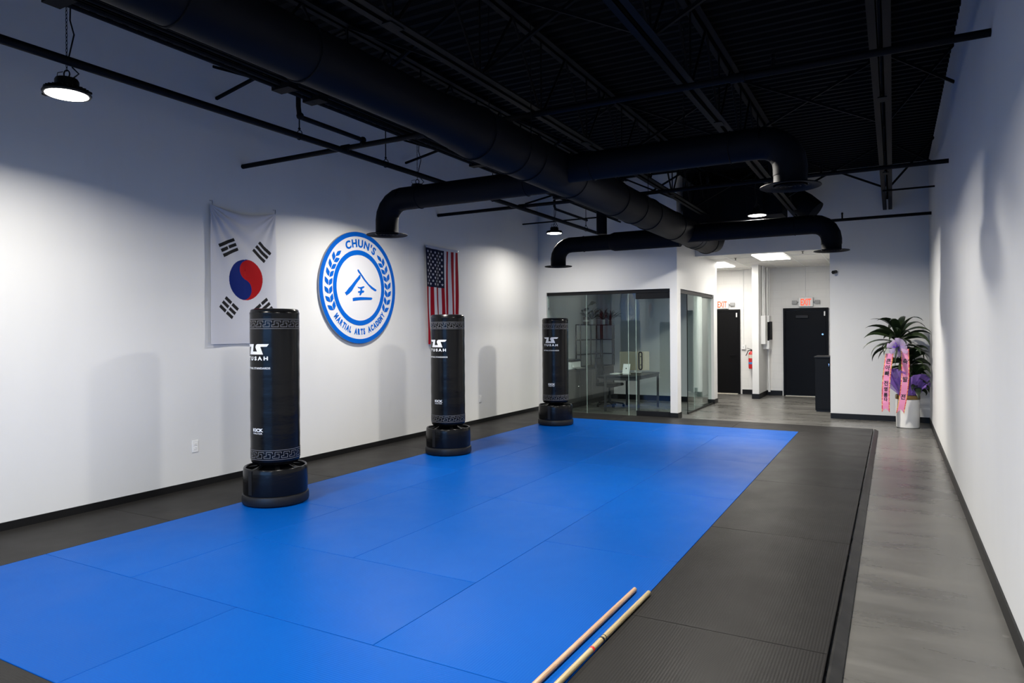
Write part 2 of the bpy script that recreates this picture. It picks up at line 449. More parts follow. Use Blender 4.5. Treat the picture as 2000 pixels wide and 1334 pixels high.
# baseboards (0.10 high)
def bb(name, a, b): return wallbox(name, (a, b), m='base')
bb('baseboard_left', (WL, YF, 0), (WL + 0.012, YO, 0.105))
bb('baseboard_right', (WR - 0.012, YF, 0), (WR, YB, 0.10))
wallbox('baseboard_back', ((-1.02, YB - 0.012, 0), (WR - 0.012, YB, 0.10)), m='base')
wallbox('baseboard_pillar', ((-3.64, YO - 0.012, 0), (-3.488, YO, 0.11)), ((-3.5, YO, 0), (-3.488, YO + 0.25, 0.11)), m='base')
wallbox('baseboard_office', ((WL, 15.738, 0), (-3.64, 15.75, 0.12)), ((WL, YO + 0.14, 0), (WL + 0.012, 15.738, 0.12)), m='base')
wallbox('baseboard_office_side', ((-3.5, 15.58, 0), (-3.488, 15.90, 0.10)), ((-3.63, 15.568, 0), (-3.488, 15.58, 0.1)), m='base')
wallbox('baseboard_exit', ((-3.40, 18.288, 0), (-2.951, 18.3, 0.12)), ((-2.799, 18.288, 0), (-2.43, 18.3, 0.12)), m='base')
wallbox('baseboard_stub', ((-2.962, 17.108, 0), (-2.788, 17.12, 0.12)), ((-2.80, 17.12, 0), (-2.788, 18.28, 0.12)), m='base')

# street storefront windows (behind the camera)
mb = MB(); xs = [-6.05 + i * 6.27 / 4 for i in range(5)]
for x in xs: mb.box((x - 0.03, YF - 0.15, 0), (x + 0.03, YF - 0.05, 3.1))
for z in (0.0, 2.3, 3.04): mb.box((-6.05, YF - 0.15, z), (0.22, YF - 0.05, z + 0.06))
wf = struct(mb.build('window_3', M['blackmetal'], smooth=False))
g = MB(); g.box((-6.05, YF - 0.105, 0.03), (0.22, YF - 0.099, 3.07)); g.build('pane', M['clear'], wf, smooth=False)
gr = MB(); gr.box((-30, -60, -0.25), (25, YF - 0.35, -0.05)); struct(gr.build('ground', M['asphalt'], smooth=False))

# ------------------------------------------------------------------ training mats
X0, DX, Y0, DY = -5.42, 1.0275, 1.727, 0.989
GAP = 0.0016
def floor_mat(x0, x1, y0, y1, m, label, grp):
    mb = MB(); mb.box((x0 + GAP, y0 + GAP, 0.0005), (x1 - GAP, y1 - GAP, MT))
    me = mb
    cxm, cym = (x0 + x1) / 2, (y0 + y1) / 2
    mb.v = [(a - cxm, b - cym, c) for a, b, c in mb.v]
    o = mb.build('training_mat', M[m], smooth=True, bevel=0.003)
    if (x1 - x0) > (y1 - y0) + 0.3:      # weave runs along the long side of each mat
        o.data.transform(Matrix.Rotation(pi / 2, 4, 'Z')); o.rotation_euler = (0, 0, pi / 2)
    o.location = (cxm, cym, 0)
    tag(o, label, 'mat', grp); return o
def cell(c0, c1, r0, r1): return (X0 + c0 * DX, X0 + c1 * DX, Y0 + r0 * DY, Y0 + r1 * DY)
BL = [((0, 2, 0, 1), 'blue mat at the bottom left, nearest the left wall, front row'),
      ((2, 4, 0, 1), 'blue mat in the front row, under the near ends of both wooden staffs'),
      ((0, 1, 1, 3), 'blue mat in the left column, just in front of the nearest punching bag'),
      ((1, 3, 1, 2), 'crosswise blue mat right behind the front row, near the middle'),
      ((3, 4, 1, 3), 'blue mat with the far tips of the wooden staffs lying on it'),
      ((0, 1, 3, 5), 'blue mat in the left column under the nearest punching bag'),
      ((1, 2, 2, 4), 'blue lengthwise mat to the right of the nearest punching bag base'),
      ((2, 3, 2, 4), 'blue lengthwise mat in third column, directly behind the crosswise near mat'),
      ((3, 4, 3, 5), 'blue mat in the right column, directly beyond the staff tips'),
      ((0, 1, 5, 7), 'blue mat in the left column under the middle punching bag'),
      ((1, 2, 4, 6), 'blue lengthwise mat just right of the middle punching bag'),
      ((2, 3, 4, 6), 'blue lengthwise mat in third column, mid floor, centre of the blue area'),
      ((3, 4, 5, 7), 'blue mat in the right column, second to last lengthwise one beyond the staffs'),
      ((0, 1, 7, 9), 'blue mat in the left column between the middle and farthest punching bags'),
      ((1, 2, 6, 8), 'blue lengthwise mat in second column, farthest one in that column'),
      ((2, 3, 6, 8), 'blue lengthwise mat in third column, farthest one in that column'),
      ((3, 4, 7, 9), 'blue mat in the right column, farthest lengthwise one by the charcoal border'),
      ((1, 3, 8, 9), 'crosswise blue mat in the middle, second row from the office'),
      ((0, 2, 9, 10), 'blue mat at the far left by the farthest punching bag base'),
      ((2, 4, 9, 10), 'blue mat at the far right corner of the blue area')]
for c, lab in BL: floor_mat(*cell(*c), 'blue_mat', lab, 'blue training mats')
GL = [((WL + 0.013, X0, Y0 + 2 * DY * i + 0.0, Y0 + 2 * DY * (i + 1)), l) for i, l in enumerate([
      'charcoal mat along the left wall, first from the bottom left, beside the wall outlet',
      'charcoal mat along the left wall behind the nearest punching bag',
      'charcoal mat along the left wall under the far end of the round sign',
      'charcoal mat along the left wall beside the middle punching bag',
      'charcoal mat along the left wall beyond the middle punching bag'])]
GL += [((WL + 0.013, X0, Y0 - 2 * DY, Y0), 'charcoal mat at the left wall, nearest the viewer at frame edge'),
       ((X0, X0 + 2 * DX, Y0 - DY, Y0), 'charcoal mat corner at the bottom left, in front of the blue area'),
       ((X0 + 2 * DX, X0 + 4 * DX, Y0 - DY, Y0), 'charcoal mat in front of the blue area, below the staffs')]
XR = -0.29
rl = ['charcoal mat in the right border, nearest, filling the bottom right of the mats',
      'charcoal mat in the right border beside the staff tips',
      'charcoal mat in the right border, third from the viewer, beyond the staff tips',
      'charcoal mat in the right border, fourth from the viewer',
      'charcoal mat in the right border, farthest lengthwise one before the corner']
for i in range(5): GL.append(((X0 + 4 * DX, XR, Y0 + 2 * DY * i, Y0 + 2 * DY * (i + 1)), rl[i]))
GL.append(((X0 + 4 * DX, XR, Y0 - 2 * DY, Y0), 'charcoal mat in the right border, behind the viewer position'))
yb0, yb1 = Y0 + 10 * DY, 12.46
GL += [((WL + 0.013, X0 + 1 * DX, yb0, yb1), 'charcoal mat in the far left corner before the office glass, behind the farthest bag'),
       ((X0 + DX, X0 + 3 * DX, yb0, yb1), 'charcoal mat in the far border in front of the office glass door and pillar'),
       ((X0 + 3 * DX, XR, yb0, yb1), 'charcoal mat at the far right corner, nearest the hallway opening')]
for r, lab in GL: floor_mat(*r, 'grey_mat', lab, 'charcoal border mats')
# black ramp edging down to the concrete
mb = MB()
for y0, y1 in ((-0.3, 1.9), (1.9, 4.35), (4.35, 6.9), (6.9, 9.4), (9.4, 12.46)):
    a, b = XR + 0.012, XR + 0.072
    vs = [(a, y0 + .001, 0), (b, y0 + .001, 0), (b, y0 + .001, 0.012), (a + 0.012, y0 + .001, MT - 0.003), (a, y0 + .001, MT - 0.003)]
    vs += [(x, y1 - .001, z) for x, _, z in vs]
    mb.add(vs, [(0, 1, 2, 3, 4), (9, 8, 7, 6, 5)] + [(i, i + 5, (i + 1) % 5 + 5, (i + 1) % 5) for i in range(5)])
M['ramp'] = mat('worn_black_rubber', (0.012, 0.012, 0.013), 0.42, spec=0.2)
_n = noise(M['ramp'], coords(M['ramp']), 7, 5); lk(M['ramp'], ramp(M['ramp'], _n, [(0.4, (0.006, 0.006, 0.0065)), (0.65, (0.020, 0.0195, 0.019))]), bsdf(M['ramp']).inputs['Base Color'])
tag(mb.build('mat_edge_strip', M['ramp'], smooth=False), 'long black edge strip between the charcoal mats and the bare concrete', 'edge strip')

# ------------------------------------------------------------------ wooden staffs
def staff(x0, y0, x1, y1, m, label, rings=(), marks=()):
    r = 0.0145
    t = thing('wooden_staff', label, 'staff', ((x0 + x1) / 2, (y0 + y1) / 2, MT), 'wooden staffs on the mats')
    p0, p1 = Vector((x0, y0, MT + r + 0.0005)), Vector((x1, y1, MT + r + 0.0005)); d = (p1 - p0)
    L = d.length; d.normalize()
    mb = MB(); mb.tube([p0, p0 + d * 0.004, p0 + d * L * 0.3, p0 + d * (L - 0.004), p1], [r * 0.72, r * 0.95, r, r * 0.95, r * 0.72], 20)
    mb.build('shaft', M[m], t)
    for s0, w, mt in rings:
        mb = MB(); mb.tube([p0 + d * s0, p0 + d * (s0 + w)], r + 0.0006, 20)
        mb.build('ring_mark', mt, t)
    return t
# shafts are measured from their far tips
staff(-1.394, 4.04, -1.425, 2.24, 'ash', 'pinkish plain wooden staff, the left one of the two')
staff(-1.302, 4.03, -1.342, 2.23, 'oak', 'yellowish wooden staff with black and red rings, the right one', [(0.725, 0.016, M['blackmetal']), (0.85, 0.018, M['red']), (0.70, 0.006, M['blackmetal'])])

# ------------------------------------------------------------------ punching bags
def wrapfn(R, az0):
    def fn(x, z):
        a = az0 + x / R
        return (R * cos(a), R * sin(a), z)
    return fn
def make_bag(label):
    t = thing('punching_bag', label, 'punching bag', (0, 0, 0), 'free-standing punching bags')
    R = 0.225
    b = MB()
    b.lathe([(0.255, 0.001), (0.287, 0.003), (0.302, 0.014), (0.306, 0.03), (0.305, 0.075), (0.300, 0.092), (0.288, 0.098)], n=64, capb=True)
    b.build('base_ring', M['tubplastic'], t)
    d = MB()
    d.lathe([(0.280, 0.095), (0.291, 0.10), (0.293, 0.12), (0.294, 0.22), (0.292, 0.30), (0.289, 0.336), (0.284, 0.345), (0.275, 0.345), (0.268, 0.338), (0.266, 0.29), (0.20, 0.315), (0.13, 0.345), (0.10, 0.385)], n=64)
    drum = d.build('base_cover', M['vinyl'], t)
    z = MB()   # overlapping seam of the wrap-round cover
    for i in range(9):
        a = radians(-96 + i * 1.0); a2 = radians(-96 + (i + 1) * 1.0)
        z.add([((0.2955) * cos(q), (0.2955) * sin(q), h) for q in (a, a2) for h in (0.112, 0.333)], [(0, 1, 3, 2)])
    z.build('cover_flap', M['tubplastic'], drum)
    st = MB()
    for k in range(6):
        a = k * pi / 3 + 0.4; u = Vector((cos(a), sin(a), 0)); w = Vector((-sin(a), cos(a), 0)) * 0.022
        P = [u * 0.264 + Vector((0, 0, 0.325)), u * 0.19 + Vector((0, 0, 0.335)), u * 0.12 + Vector((0, 0, 0.372))]
        vs = []
        for p in P: vs += [p - w, p + w]
        st = MB(); st.add(vs, [(0, 1, 3, 2), (2, 3, 5, 4)]); st.build('fixing_strap', M['blackmetal'], t)
    c = MB()
    prof = [(0.17, 0.372), (0.205, 0.378), (0.219, 0.395), (0.2245, 0.42)]
    for i in range(1, 24): prof.append((R + 0.0012 * sin(i * 1.9), 0.42 + i * (1.77 - 0.42) / 24))
    prof += [(0.2245, 1.775), (0.226, 1.782), (0.226, 1.795), (0.219, 1.806), (0.220, 1.815), (0.212, 1.826), (0.19, 1.832), (0.06, 1.834)]
    c.lathe(prof, n=72)
    body = c.build('bag_body', M['vinyl'], t)
    az = radians(-90); Rp = R + 0.0022; fn = wrapfn(Rp, az)
    # key-pattern bands
    for (zb, nm) in ((1.640, 'key_band'), (0.425, 'key_band')):
        g = MB(); H = 0.095; w = 0.0042; N = 18; P = 2 * pi * Rp / N
        def hline(x0, x1, zc):
            k = max(1, int((x1 - x0) / 0.018)); k = min(k, 90)
            for i in range(k):
                a, e = x0 + (x1 - x0) * i / k, x0 + (x1 - x0) * (i + 1) / k
                g.add([fn(a, zc - w / 2), fn(e, zc - w / 2), fn(e, zc + w / 2), fn(a, zc + w / 2)], [(0, 1, 2, 3)])
        def vline(x, z0, z1): g.add([fn(x - w / 2, z0), fn(x + w / 2, z0), fn(x + w / 2, z1), fn(x - w / 2, z1)], [(0, 1, 2, 3)])
        hline(0, 2 * pi * Rp, zb + 0.004); hline(0, 2 * pi * Rp, zb + H - 0.004)
        a0, a1, a2, a3 = zb + 0.020, zb + 0.038, zb + 0.056, zb + 0.075
        for k in range(N):
            x = k * P
            hline(x + 0.06 * P, x + 0.80 * P, a0); vline(x + 0.80 * P, a0, a2); hline(x + 0.52 * P, x + 0.80 * P, a2)
            vline(x + 0.06 * P, a0, a1); hline(x + 0.06 * P, x + 0.34 * P, a1); vline(x + 0.34 * P, a1, a3)
            hline(x + 0.34 * P, x + 1.06 * P, a3); vline(x + 1.06 * P, a2 + 0.003, a3)
        g.build(nm, M['greyprint'], body, smooth=False, fixn=False)
    # emblem and lettering
    g = MB(); W, Hh, zb, = 0.275, 0.096, 1.405
    poly = [(0, 1), (.40, 1), (.36, .28), (.56, .28), (.49, .70), (.52, .92), (.58, 1), (1, 1), (.93, .74), (.70, .74), (.80, 0), (.14, 0), (.23, .74), (.08, .74)]
    bmm = bmesh.new(); fv = [bmm.verts.new((x * W - W / 2, zb + y * Hh, 0)) for x, y in poly]; bmm.faces.new(fv)
    bmesh.ops.triangulate(bmm, faces=bmm.faces[:]); bmm.verts.index_update()
    vs = [(v.co.x, v.co.y) for v in bmm.verts]; fs = [tuple(v.index for v in f.verts) for f in bmm.faces]; bmm.free()
    vs, fs = slice_x(vs, fs, 0.012); flat(g, vs, fs, fn)
    vs, fs = text_polys('TUSAH', 0.047, 0.0022, 1.30, spacing=1.55); vs, fs = slice_x(vs, fs, 0.012); flat(g, vs, fs, lambda x, y: fn(x, y + 1.352))
    g.build('emblem', M['print'], body, smooth=False, fixn=False)
    g = MB()
    vs, fs = text_polys('SETTING STANDARDS', 0.026, 0.0004, 1.15); vs, fs = slice_x(vs, fs, 0.012); flat(g, vs, fs, lambda x, y: fn(x, y + 1.268))
    g.build('slogan_print', M['print'], body, smooth=False, fixn=False)
    g = MB()
    vs, fs = text_polys('KICK', 0.040, 0.0018, 1.3); vs, fs = slice_x(vs, fs, 0.012); flat(g, vs, fs, lambda x, y: fn(x + 0.014, y + 0.690))
    vs, fs = text_polys('MASTER', 0.023, 0.0, 1.35); vs, fs = slice_x(vs, fs, 0.012); flat(g, vs, fs, lambda x, y: fn(x + 0.014, y + 0.664))
    g.build('title_print', M['print'], body, smooth=False, fixn=False)
    return t
bag = make_bag('tall black punching bag with white logo, nearest and largest of the three')
b2 = copy_tree(bag); b2['label'] = 'black punching bag in the middle, standing before the striped flag'
b3 = copy_tree(bag); b3['label'] = 'black punching bag farthest away, beside the glass office'
bag.location = (-5.165, 4.625, MT); b2.location = (-5.176, 7.55, MT); b3.location = (-5.107, 10.72, MT)
b2.rotation_euler = (0, 0, radians(-4)); b3.rotation_euler = (0, 0, radians(4))

# ------------------------------------------------------------------ round wall sign
SX, SY, SZ = WL, 7.155, 2.252
sg = thing('round_sign', 'large round blue and white martial arts sign mounted on the left wall', 'sign', (SX, SY, SZ))
def disc(mb, r0, r1, x0, x1, n=96):
    vs = []
    for (r, x) in ((r1, x0), (r1, x1), (r0, x1), (r0, x0)):
        for j in range(n): vs.append((x, SY + r * cos(2 * pi * j / n), SZ + r * sin(2 * pi * j / n)))
    fs = [(k * n + j, k * n + (j + 1) % n, ((k + 1) % 4) * n + (j + 1) % n, ((k + 1) % 4) * n + j) for k in range(4) for j in range(n)]
    mb.add(vs, fs)
mb = MB(); disc(mb, 0.0005, 0.757, SX + 0.002, SX + 0.030); mb.build('backing_disc', [M['sign_edge']], sg)
mb = MB(); disc(mb, 0.0005, 0.7568, SX + 0.0302, SX + 0.032); mb.build('face', M['logo_white'], sg)
mb = MB(); disc(mb, 0.697, 0.757, SX + 0.0322, SX + 0.036); mb.build('outer_ring', M['logo_blue'], sg)
mb = MB(); disc(mb, 0.447, 0.511, SX + 0.0322, SX + 0.036); mb.build('inner_ring', M['logo_blue'], sg)
def sfn(a, b, d=0.0): return (SX + 0.0322 + d, SY + a, SZ + b)
def arc_text(s, R, size, a_mid, per, inward, bold=0, sx=1.0, adv=None):
    gs = [MB()]; n = len(s); W = []
    for ch in s:
        if ch == ' ': W.append(0.45 * size); continue
        vs, fs = text_polys(ch, size, bold, sx, 'LEFT'); xs = [v[0] for v in vs]; W.append(max(xs) - min(xs))
    tot = sum(W) + per * (n - 1); s0 = -tot / 2
    for ch, w in zip(s, W):
        if ch != ' ':
            vs, fs = text_polys(ch, size, bold, sx, 'LEFT'); xmin = min(v[0] for v in vs)
            c = s0 + w / 2
            if not inward: ang = a_mid - c / (R + size * 0.35)
            else: ang = a_mid + c / (R - size * 0.35)
            def fn(x, y):
                lx = x - xmin - w / 2
                if not inward:
                    r = R + y; return sfn(r * cos(ang) + lx * sin(ang), r * sin(ang) - lx * cos(ang), 0.002)
                r = R - y; return sfn(r * cos(ang) - lx * sin(ang), r * sin(ang) + lx * cos(ang), 0.002)
            flat(gs[-1], vs, fs, fn)
        else: gs.append(MB())
        s0 += w + per
    return gs
arc_text("CHUN'S", 0.555, 0.142, radians(87.0), 0.020, False, 0.006, 1.08)[0].build('name_lettering', M['logo_blue'], sg, smooth=False, fixn=False)
for g_ in arc_text('MARTIAL ARTS ACADEMY', 0.634, 0.106, radians(-88.0), 0.0065, True, 0.0068, 0.66): g_.build('word_lettering', M['logo_blue'], sg, smooth=False, fixn=False)
# laurel leaves
def leaf_poly(r, a, da, dr):  # rhombus-like leaf between two polar points
    pass
def P2(r, a): return (r * cos(radians(a)), r * sin(radians(a)))
def leafshape(tip, root, bulge):
    (x0, y0), (x1, y1) = root, tip; dx, dy = x1 - x0, y1 - y0; L = hypot(dx, dy); nx, ny = -dy / L, dx / L
    pts = [(0, 0), (0.28, 0.68 * bulge), (0.55, bulge), (0.78, 0.55 * bulge), (1, 0), (0.72, -0.62 * bulge), (0.45, -bulge), (0.2, -0.52 * bulge)]
    return [(x0 + dx * t + nx * s, y0 + dy * t + ny * s) for t, s in pts]
for side in (0, 1):
    lv = MB(); n = 7
    for k in range(n):
        a = 147.3 + k * (212.5 - 147.3) / (n - 1) if side == 0 else 32.7 - k * (32.7 + 32.5) / (n - 1)
        sgn = -1 if side == 0 else 1
        root = P2(0.588, a)
        for poly in (leafshape(P2(0.664, a + sgn * 9.8), P2(0.595, a + sgn * 0.6), 0.031), leafshape(P2(0.530, a + sgn * 11.0), P2(0.584, a + sgn * 0.0), 0.031)):
            lv.prism(poly, lambda p, q, d: sfn(p, q, d), 0, 0.0035)
    a = 127.1 if side == 0 else 49.1 + 3.3
    if side == 0: lv.prism(leafshape(P2(0.590, 126.8), P2(0.602, 139.6), 0.028), lambda p, q, d: sfn(p, q, d), 0, 0.0035)
    else: lv.prism(leafshape(P2(0.600, 53.0), P2(0.605, 40.2), 0.028), lambda p, q, d: sfn(p, q, d), 0, 0.0035)
    lv.build('laurel_branch', M['logo_blue'], sg, smooth=False)

ST = dict(
 right=[(-0.038, 0.242), (-0.021, 0.25), (0.038, 0.196), (0.114, 0.123), (0.191, 0.062), (0.277, 0.019), (0.33, -0.001), (0.35, -0.013), (0.339, -0.032), (0.316, -0.03), (0.243, -0.001), (0.172, 0.048), (0.101, 0.101), (0.025, 0.174), (-0.013, 0.204), (-0.033, 0.226)],
 left=[(0.002, 0.176), (0.027, 0.17), (0.018, 0.13), (-0.033, 0.084), (-0.077, 0.038), (-0.118, -0.007), (-0.153, -0.051), (-0.202, -0.087), (-0.257, -0.112), (-0.268, -0.095), (-0.286, -0.079), (-0.256, -0.06), (-0.213, -0.016), (-0.152, 0.034), (-0.083, 0.098), (-0.02, 0.153)],
 bot=[(-0.135, -0.145), (-0.085, -0.135), (0.022, -0.125), (0.137, -0.122), (0.242, -0.124), (0.262, -0.135), (0.242, -0.153), (0.137, -0.159), (0.021, -0.165), (-0.079, -0.176), (-0.132, -0.188)],
 mid=[(-0.038, 0.015), (-0.015, 0.007), (0.023, 0.011), (0.074, 0.025), (0.1, 0.024), (0.093, 0.008), (0.055, -0.008), (0.048, -0.033), (0.087, -0.035), (0.094, -0.048), (0.08, -0.064), (0.048, -0.067), (0.022, -0.101), (-0.001, -0.1), (0.01, -0.069), (-0.028, -0.066), (-0.028, -0.047), (0.003, -0.043), (0.023, -0.034), (0.016, -0.01), (-0.025, -0.004)])
br = MB()
for k, L in ST.items(): br.prism(L, lambda p, q, d: sfn(p - 0.005, q, d), 0, 0.0035)
br.build('brush_character', M['logo_blue'], sg, smooth=False)

# ------------------------------------------------------------------ flags
def flag_mesh(parent, name, nu, nv, W, H, pos, matf, mats):
    vs = []; fs = []; mi = []
    for j in range(nv + 1):
        for i in range(nu + 1): vs.append(pos(i / nu, j / nv))
    for j in range(nv):
        for i in range(nu):
            a = j * (nu + 1) + i; fs.append((a, a + nu + 1, a + nu + 2, a + 1)); mi.append(matf((i + 0.5) / nu * W, (j + 0.5) / nv * H))
    mb = MB(); mb.v = vs; mb.f = fs; mb.mi = mi
    return mb.build(name, mats, parent, fixn=False, angle=180)
# Korean flag
KW, KH = 0.895, 1.49
def kpos(u, v):
    sag = 0.055 * sin(pi * u) ** 1.3 * (1 - v) ** 3
    y = 4.822 + u * KW + 0.004 * sin(9 * v) * (1 if u > 0.5 else -0.4)
    z = 3.018 + 0.025 * u * (1 - v) - v * KH - sag + (0.02 * (1 - u) * 0)
    # folds radiating from the two pinned corners
    f = 0.0
    d1 = hypot(u * KW, v * KH); a1 = atan2(v * KH, u * KW + 1e-6)
    f += 0.013 * math.exp(-d1 * 1.5) * sin(a1 * 17) * min(1, d1 * 6)
    d2 = hypot((1 - u) * KW, v * KH); a2 = atan2(v * KH, (1 - u) * KW + 1e-6)
    f += 0.010 * math.exp(-d2 * 1.6) * sin(a2 * 15) * min(1, d2 * 6)
    f += 0.006 * sin(6.5 * u + 2.0 * v) * v + 0.003 * sin(13 * v + 4 * u)
    return (WL + 0.026 + f, y, z)
def kmat(x, y):
    cx0, cy0, r = 0.518 * KW, 0.520 * KH, 0.232
    dx, dy = x - cx0, cy0 - y
    if hypot(dx, dy) < r:
        t = radians(15); a = dx * cos(t) - dy * sin(t); b = dx * sin(t) + dy * cos(t)   # b along the axis (up), a to the right
        if hypot(a, b - r / 2) < r / 2: return 2
        if hypot(a, b + r / 2) < r / 2: return 3
        return 2 if a > 0 else 3
    for (uc, vc, ang, pat) in ((0.262, 0.285, 27, (1, 0, 1)), (0.762, 0.298, -40, (1, 1, 1)), (0.266, 0.735, -38, (0, 0, 0)), (0.790, 0.735, 36, (0, 1, 0))):
        ax, ay = x - uc * KW, vc * KH - y; t = radians(ang)
        a = ax * cos(t) + ay * sin(t); b = -ax * sin(t) + ay * cos(t)
        if abs(a) < 0.108 and abs(b) < 0.080:
            k = round(b / 0.058)
            if abs(b - k * 0.058) < 0.0185:
                solid = pat[1 - k]
                if solid or abs(a) > 0.008: return 1
    return 0
kf = thing('wall_flag', 'large white Korean flag hung vertically on the left wall behind the nearest bag', 'flag', (WL, 5.27, 1.53))
flag_mesh(kf, 'cloth', 220, 366, KW, KH, kpos, kmat, [M['c_white'], M['c_black'], M['c_red'], M['c_blue']])
for (y, z) in ((4.845, 3.02), (5.70, 3.045)):
    h = MB(); h.tube([(WL, y, z + 0.045), (WL + 0.03, y, z + 0.045), (WL + 0.034, y, z + 0.02), (WL + 0.03, y, z - 0.004)], 0.004, 8)
    h.lathe([(0.012, -0.002), (0.012, 0.002)], (WL + 0.005, y, z + 0.045), 10); h.build('hook', M['chrome'], kf)
# United States flag
UW, UH = 0.915, 1.555
def upos(u, v):
    sw = 0.045 * v * v
    y = 8.662 + u * UW * (1 - 0.035 * v) + sw + 0.010 * v * sin(14 * u + 3 * v)
    z = 3.008 - v * UH - 0.012 * sin(pi * u) * (1 - v)
    f = (0.006 + 0.020 * v) * sin(24 * u + 1.5 * sin(3 * v)) + 0.004 * sin(7 * v + 5 * u)
    return (WL + 0.036 + f, y, z)
stars = []
hd = UW * 7 / 13; ln = 0.605
for j in range(11):
    cnt = 5 if j % 2 == 0 else 4
    for i in range(cnt + 0):
        pass
for j in range(11):
    for i in range(9):
        if (i + j) % 2 == 0: stars.append(((i + 1) * hd / 10, 0.045 + (j + 1) * ln / 12))
def in_star(dx, dy, R):
    r = hypot(dx, dy)
    if r > R: return False
    a = (atan2(dy, dx) + pi / 2) % (2 * pi / 5); a = min(a, 2 * pi / 5 - a)
    # edge from tip (R,0) to notch
    rn = R * 0.382; x1, y1 = R, 0; x2, y2 = rn * cos(pi / 5), rn * sin(pi / 5)
    px, py = r * cos(a), r * sin(a)
    return (x2 - x1) * (py - y1) - (y2 - y1) * (px - x1) > 0
def umat(x, y):
    if y < 0.045: return 0
    if x < hd and y < 0.045 + ln:
        for sx_, sy_ in stars:
            if abs(x - sx_) < 0.03 and abs(y - sy_) < 0.03 and in_star(x - sx_, y - sy_, 0.027): return 0
        return 2
    return 1 if int(x / (UW / 13)) % 2 == 0 else 0
uf = thing('wall_flag', 'American flag with stars and red stripes hung vertically behind the middle bag', 'flag', (WL, 9.12, 1.45))
flag_mesh(uf, 'cloth', 230, 390, UW, UH, upos, umat, [M['c_white'], M['c_usred'], M['c_navy']])
for (y, z) in ((8.69, 2.985), (9.55, 2.985)):
    h = MB(); h.lathe([(0.010, 0), (0.010, 0.002), (0.005, 0.002)], (0, 0, 0), 12)
    h.v = [(WL + 0.052 + c, y + a, z + b) for a, b, c in h.v]; h.tube([(WL, y, z), (WL + 0.056, y, z)], 0.003, 6); h.build('grommet', M['chrome'], uf)

# ------------------------------------------------------------------ outlets
def outlet(y, z, label, wide=0.072):
    t = thing('wall_outlet', label, 'outlet', (WL, y, z), 'wall outlets')
    a = MB(); a.box((WL, y - wide / 2, z - 0.062), (WL + 0.006, y + wide / 2, z + 0.062)); pl = a.build('cover_plate', M['white'], t, smooth=True, bevel=0.002)
    for dz in (-0.02, 0.02):
        b = MB(); b.box((WL + 0.006, y - 0.017, z + dz - 0.014), (WL + 0.009, y + 0.017, z + dz + 0.014)); s = b.build('socket', M['white'], t, bevel=0.002)
        c = MB()
        for dy in (-0.006, 0.006): c.box((WL + 0.009, y + dy - 0.001, z + dz - 0.002), (WL + 0.0094, y + dy + 0.001, z + dz + 0.007))
        c.build('slot', M['blackmetal'], s, smooth=False)
outlet(4.646, 0.466, 'white wall outlet low on the left wall, left of the nearest bag')
outlet(10.305, 0.459, 'small white wall outlet low on the left wall between the two far bags')

# ------------------------------------------------------------------ high-bay lamps
def make_lamp():
    t = thing('high_bay_lamp', 'round lamp', 'lamp', (0, 0, 0), 'round high bay lamps hung from the ceiling')
    a = MB(); a.lathe([(0.137, 0.004), (0.152, 0.002), (0.158, 0.014), (0.150, 0.028), (0.10, 0.040), (0.075, 0.046)], n=48, capb=False)
    a.build('housing', M['blackmetal'], t)
    f = MB()
    for k in range(28):
        q = 2 * pi * k / 28; f.bar((0.07 * cos(q), 0.07 * sin(q), 0.050), (0.145 * cos(q), 0.145 * sin(q), 0.034), 0.003, 0.02)
    f.build('cooling_fin', M['blackmetal'], t, smooth=False)['kind'] = 'stuff'
    l = MB(); l.lathe([(0.136, 0.002), (0.139, 0.006), (0.139, 0.010)], n=48); l.build('lens', M['lens'], t)
    d = MB(); d.lathe([(0.070, 0.044), (0.078, 0.050), (0.078, 0.10), (0.070, 0.115), (0.03, 0.120)], n=32); d.build('driver_housing', M['blackmetal'], t)
    for s in (-1, 1):
        g = MB(); g.box((s * 0.150, -0.02, 0.006), (s * 0.182, 0.02, 0.022)); g.build('side_lug', M['steel'], t, bevel=0.004)
    h = MB(); h.tube([(0.022 * sin(q), 0, 0.148 - 0.026 * cos(q)) for q in [2 * pi * i / 20 for i in range(19)]], 0.005, 8)
    h.build('hook', M['steel'], t)
    c = MB(); z = 0.165; k = 0
    while z < CZ - LAMP_Z - 0.02:
        pts = [((0.006 * cos(q) if k % 2 else 0), (0 if k % 2 else 0.006 * cos(q)), z + 0.016 + 0.016 * sin(q)) for q in [2 * pi * i / 8 for i in range(9)]]
        c.tube(pts, 0.0022, 5, cap=False); z += 0.026; k += 1
    c.build('chain', M['steel'], t)
    e = MB(); e.tube([(0.05, 0, 0.118), (0.085, 0.01, 0.15), (0.045, 0, 0.19), (0.012, 0.004, 0.26), (0.05, 0.01, 0.42), (0.02, 0.01, 0.52), (0.035, 0.0, 0.75), (0.014, 0, 0.95), (0.012, 0, CZ - LAMP_Z - 0.01)], 0.0055, 8)
    e.tube([(-0.05, 0, 0.11), (-0.075, 0, 0.135), (-0.07, 0, 0.16), (-0.03, 0, 0.165)], 0.003, 6)
    e.build('power_cord', M['blackmetal'], t)
    return t
lampt = make_lamp()
lamp_labels = ['bright round lamp at the upper left, the nearest one in view', 'round lamp over the left side, behind the nearer left branch duct',
               'round lamp at the far left hanging before the office front wall', 'round lamp just above the top edge of the picture, near centre',
               'round lamp over the right side, behind the nearer right branch duct', 'round lamp at the far right hanging before the black air unit',
               'round lamp behind the viewer on the left side', 'round lamp behind the viewer on the right side']
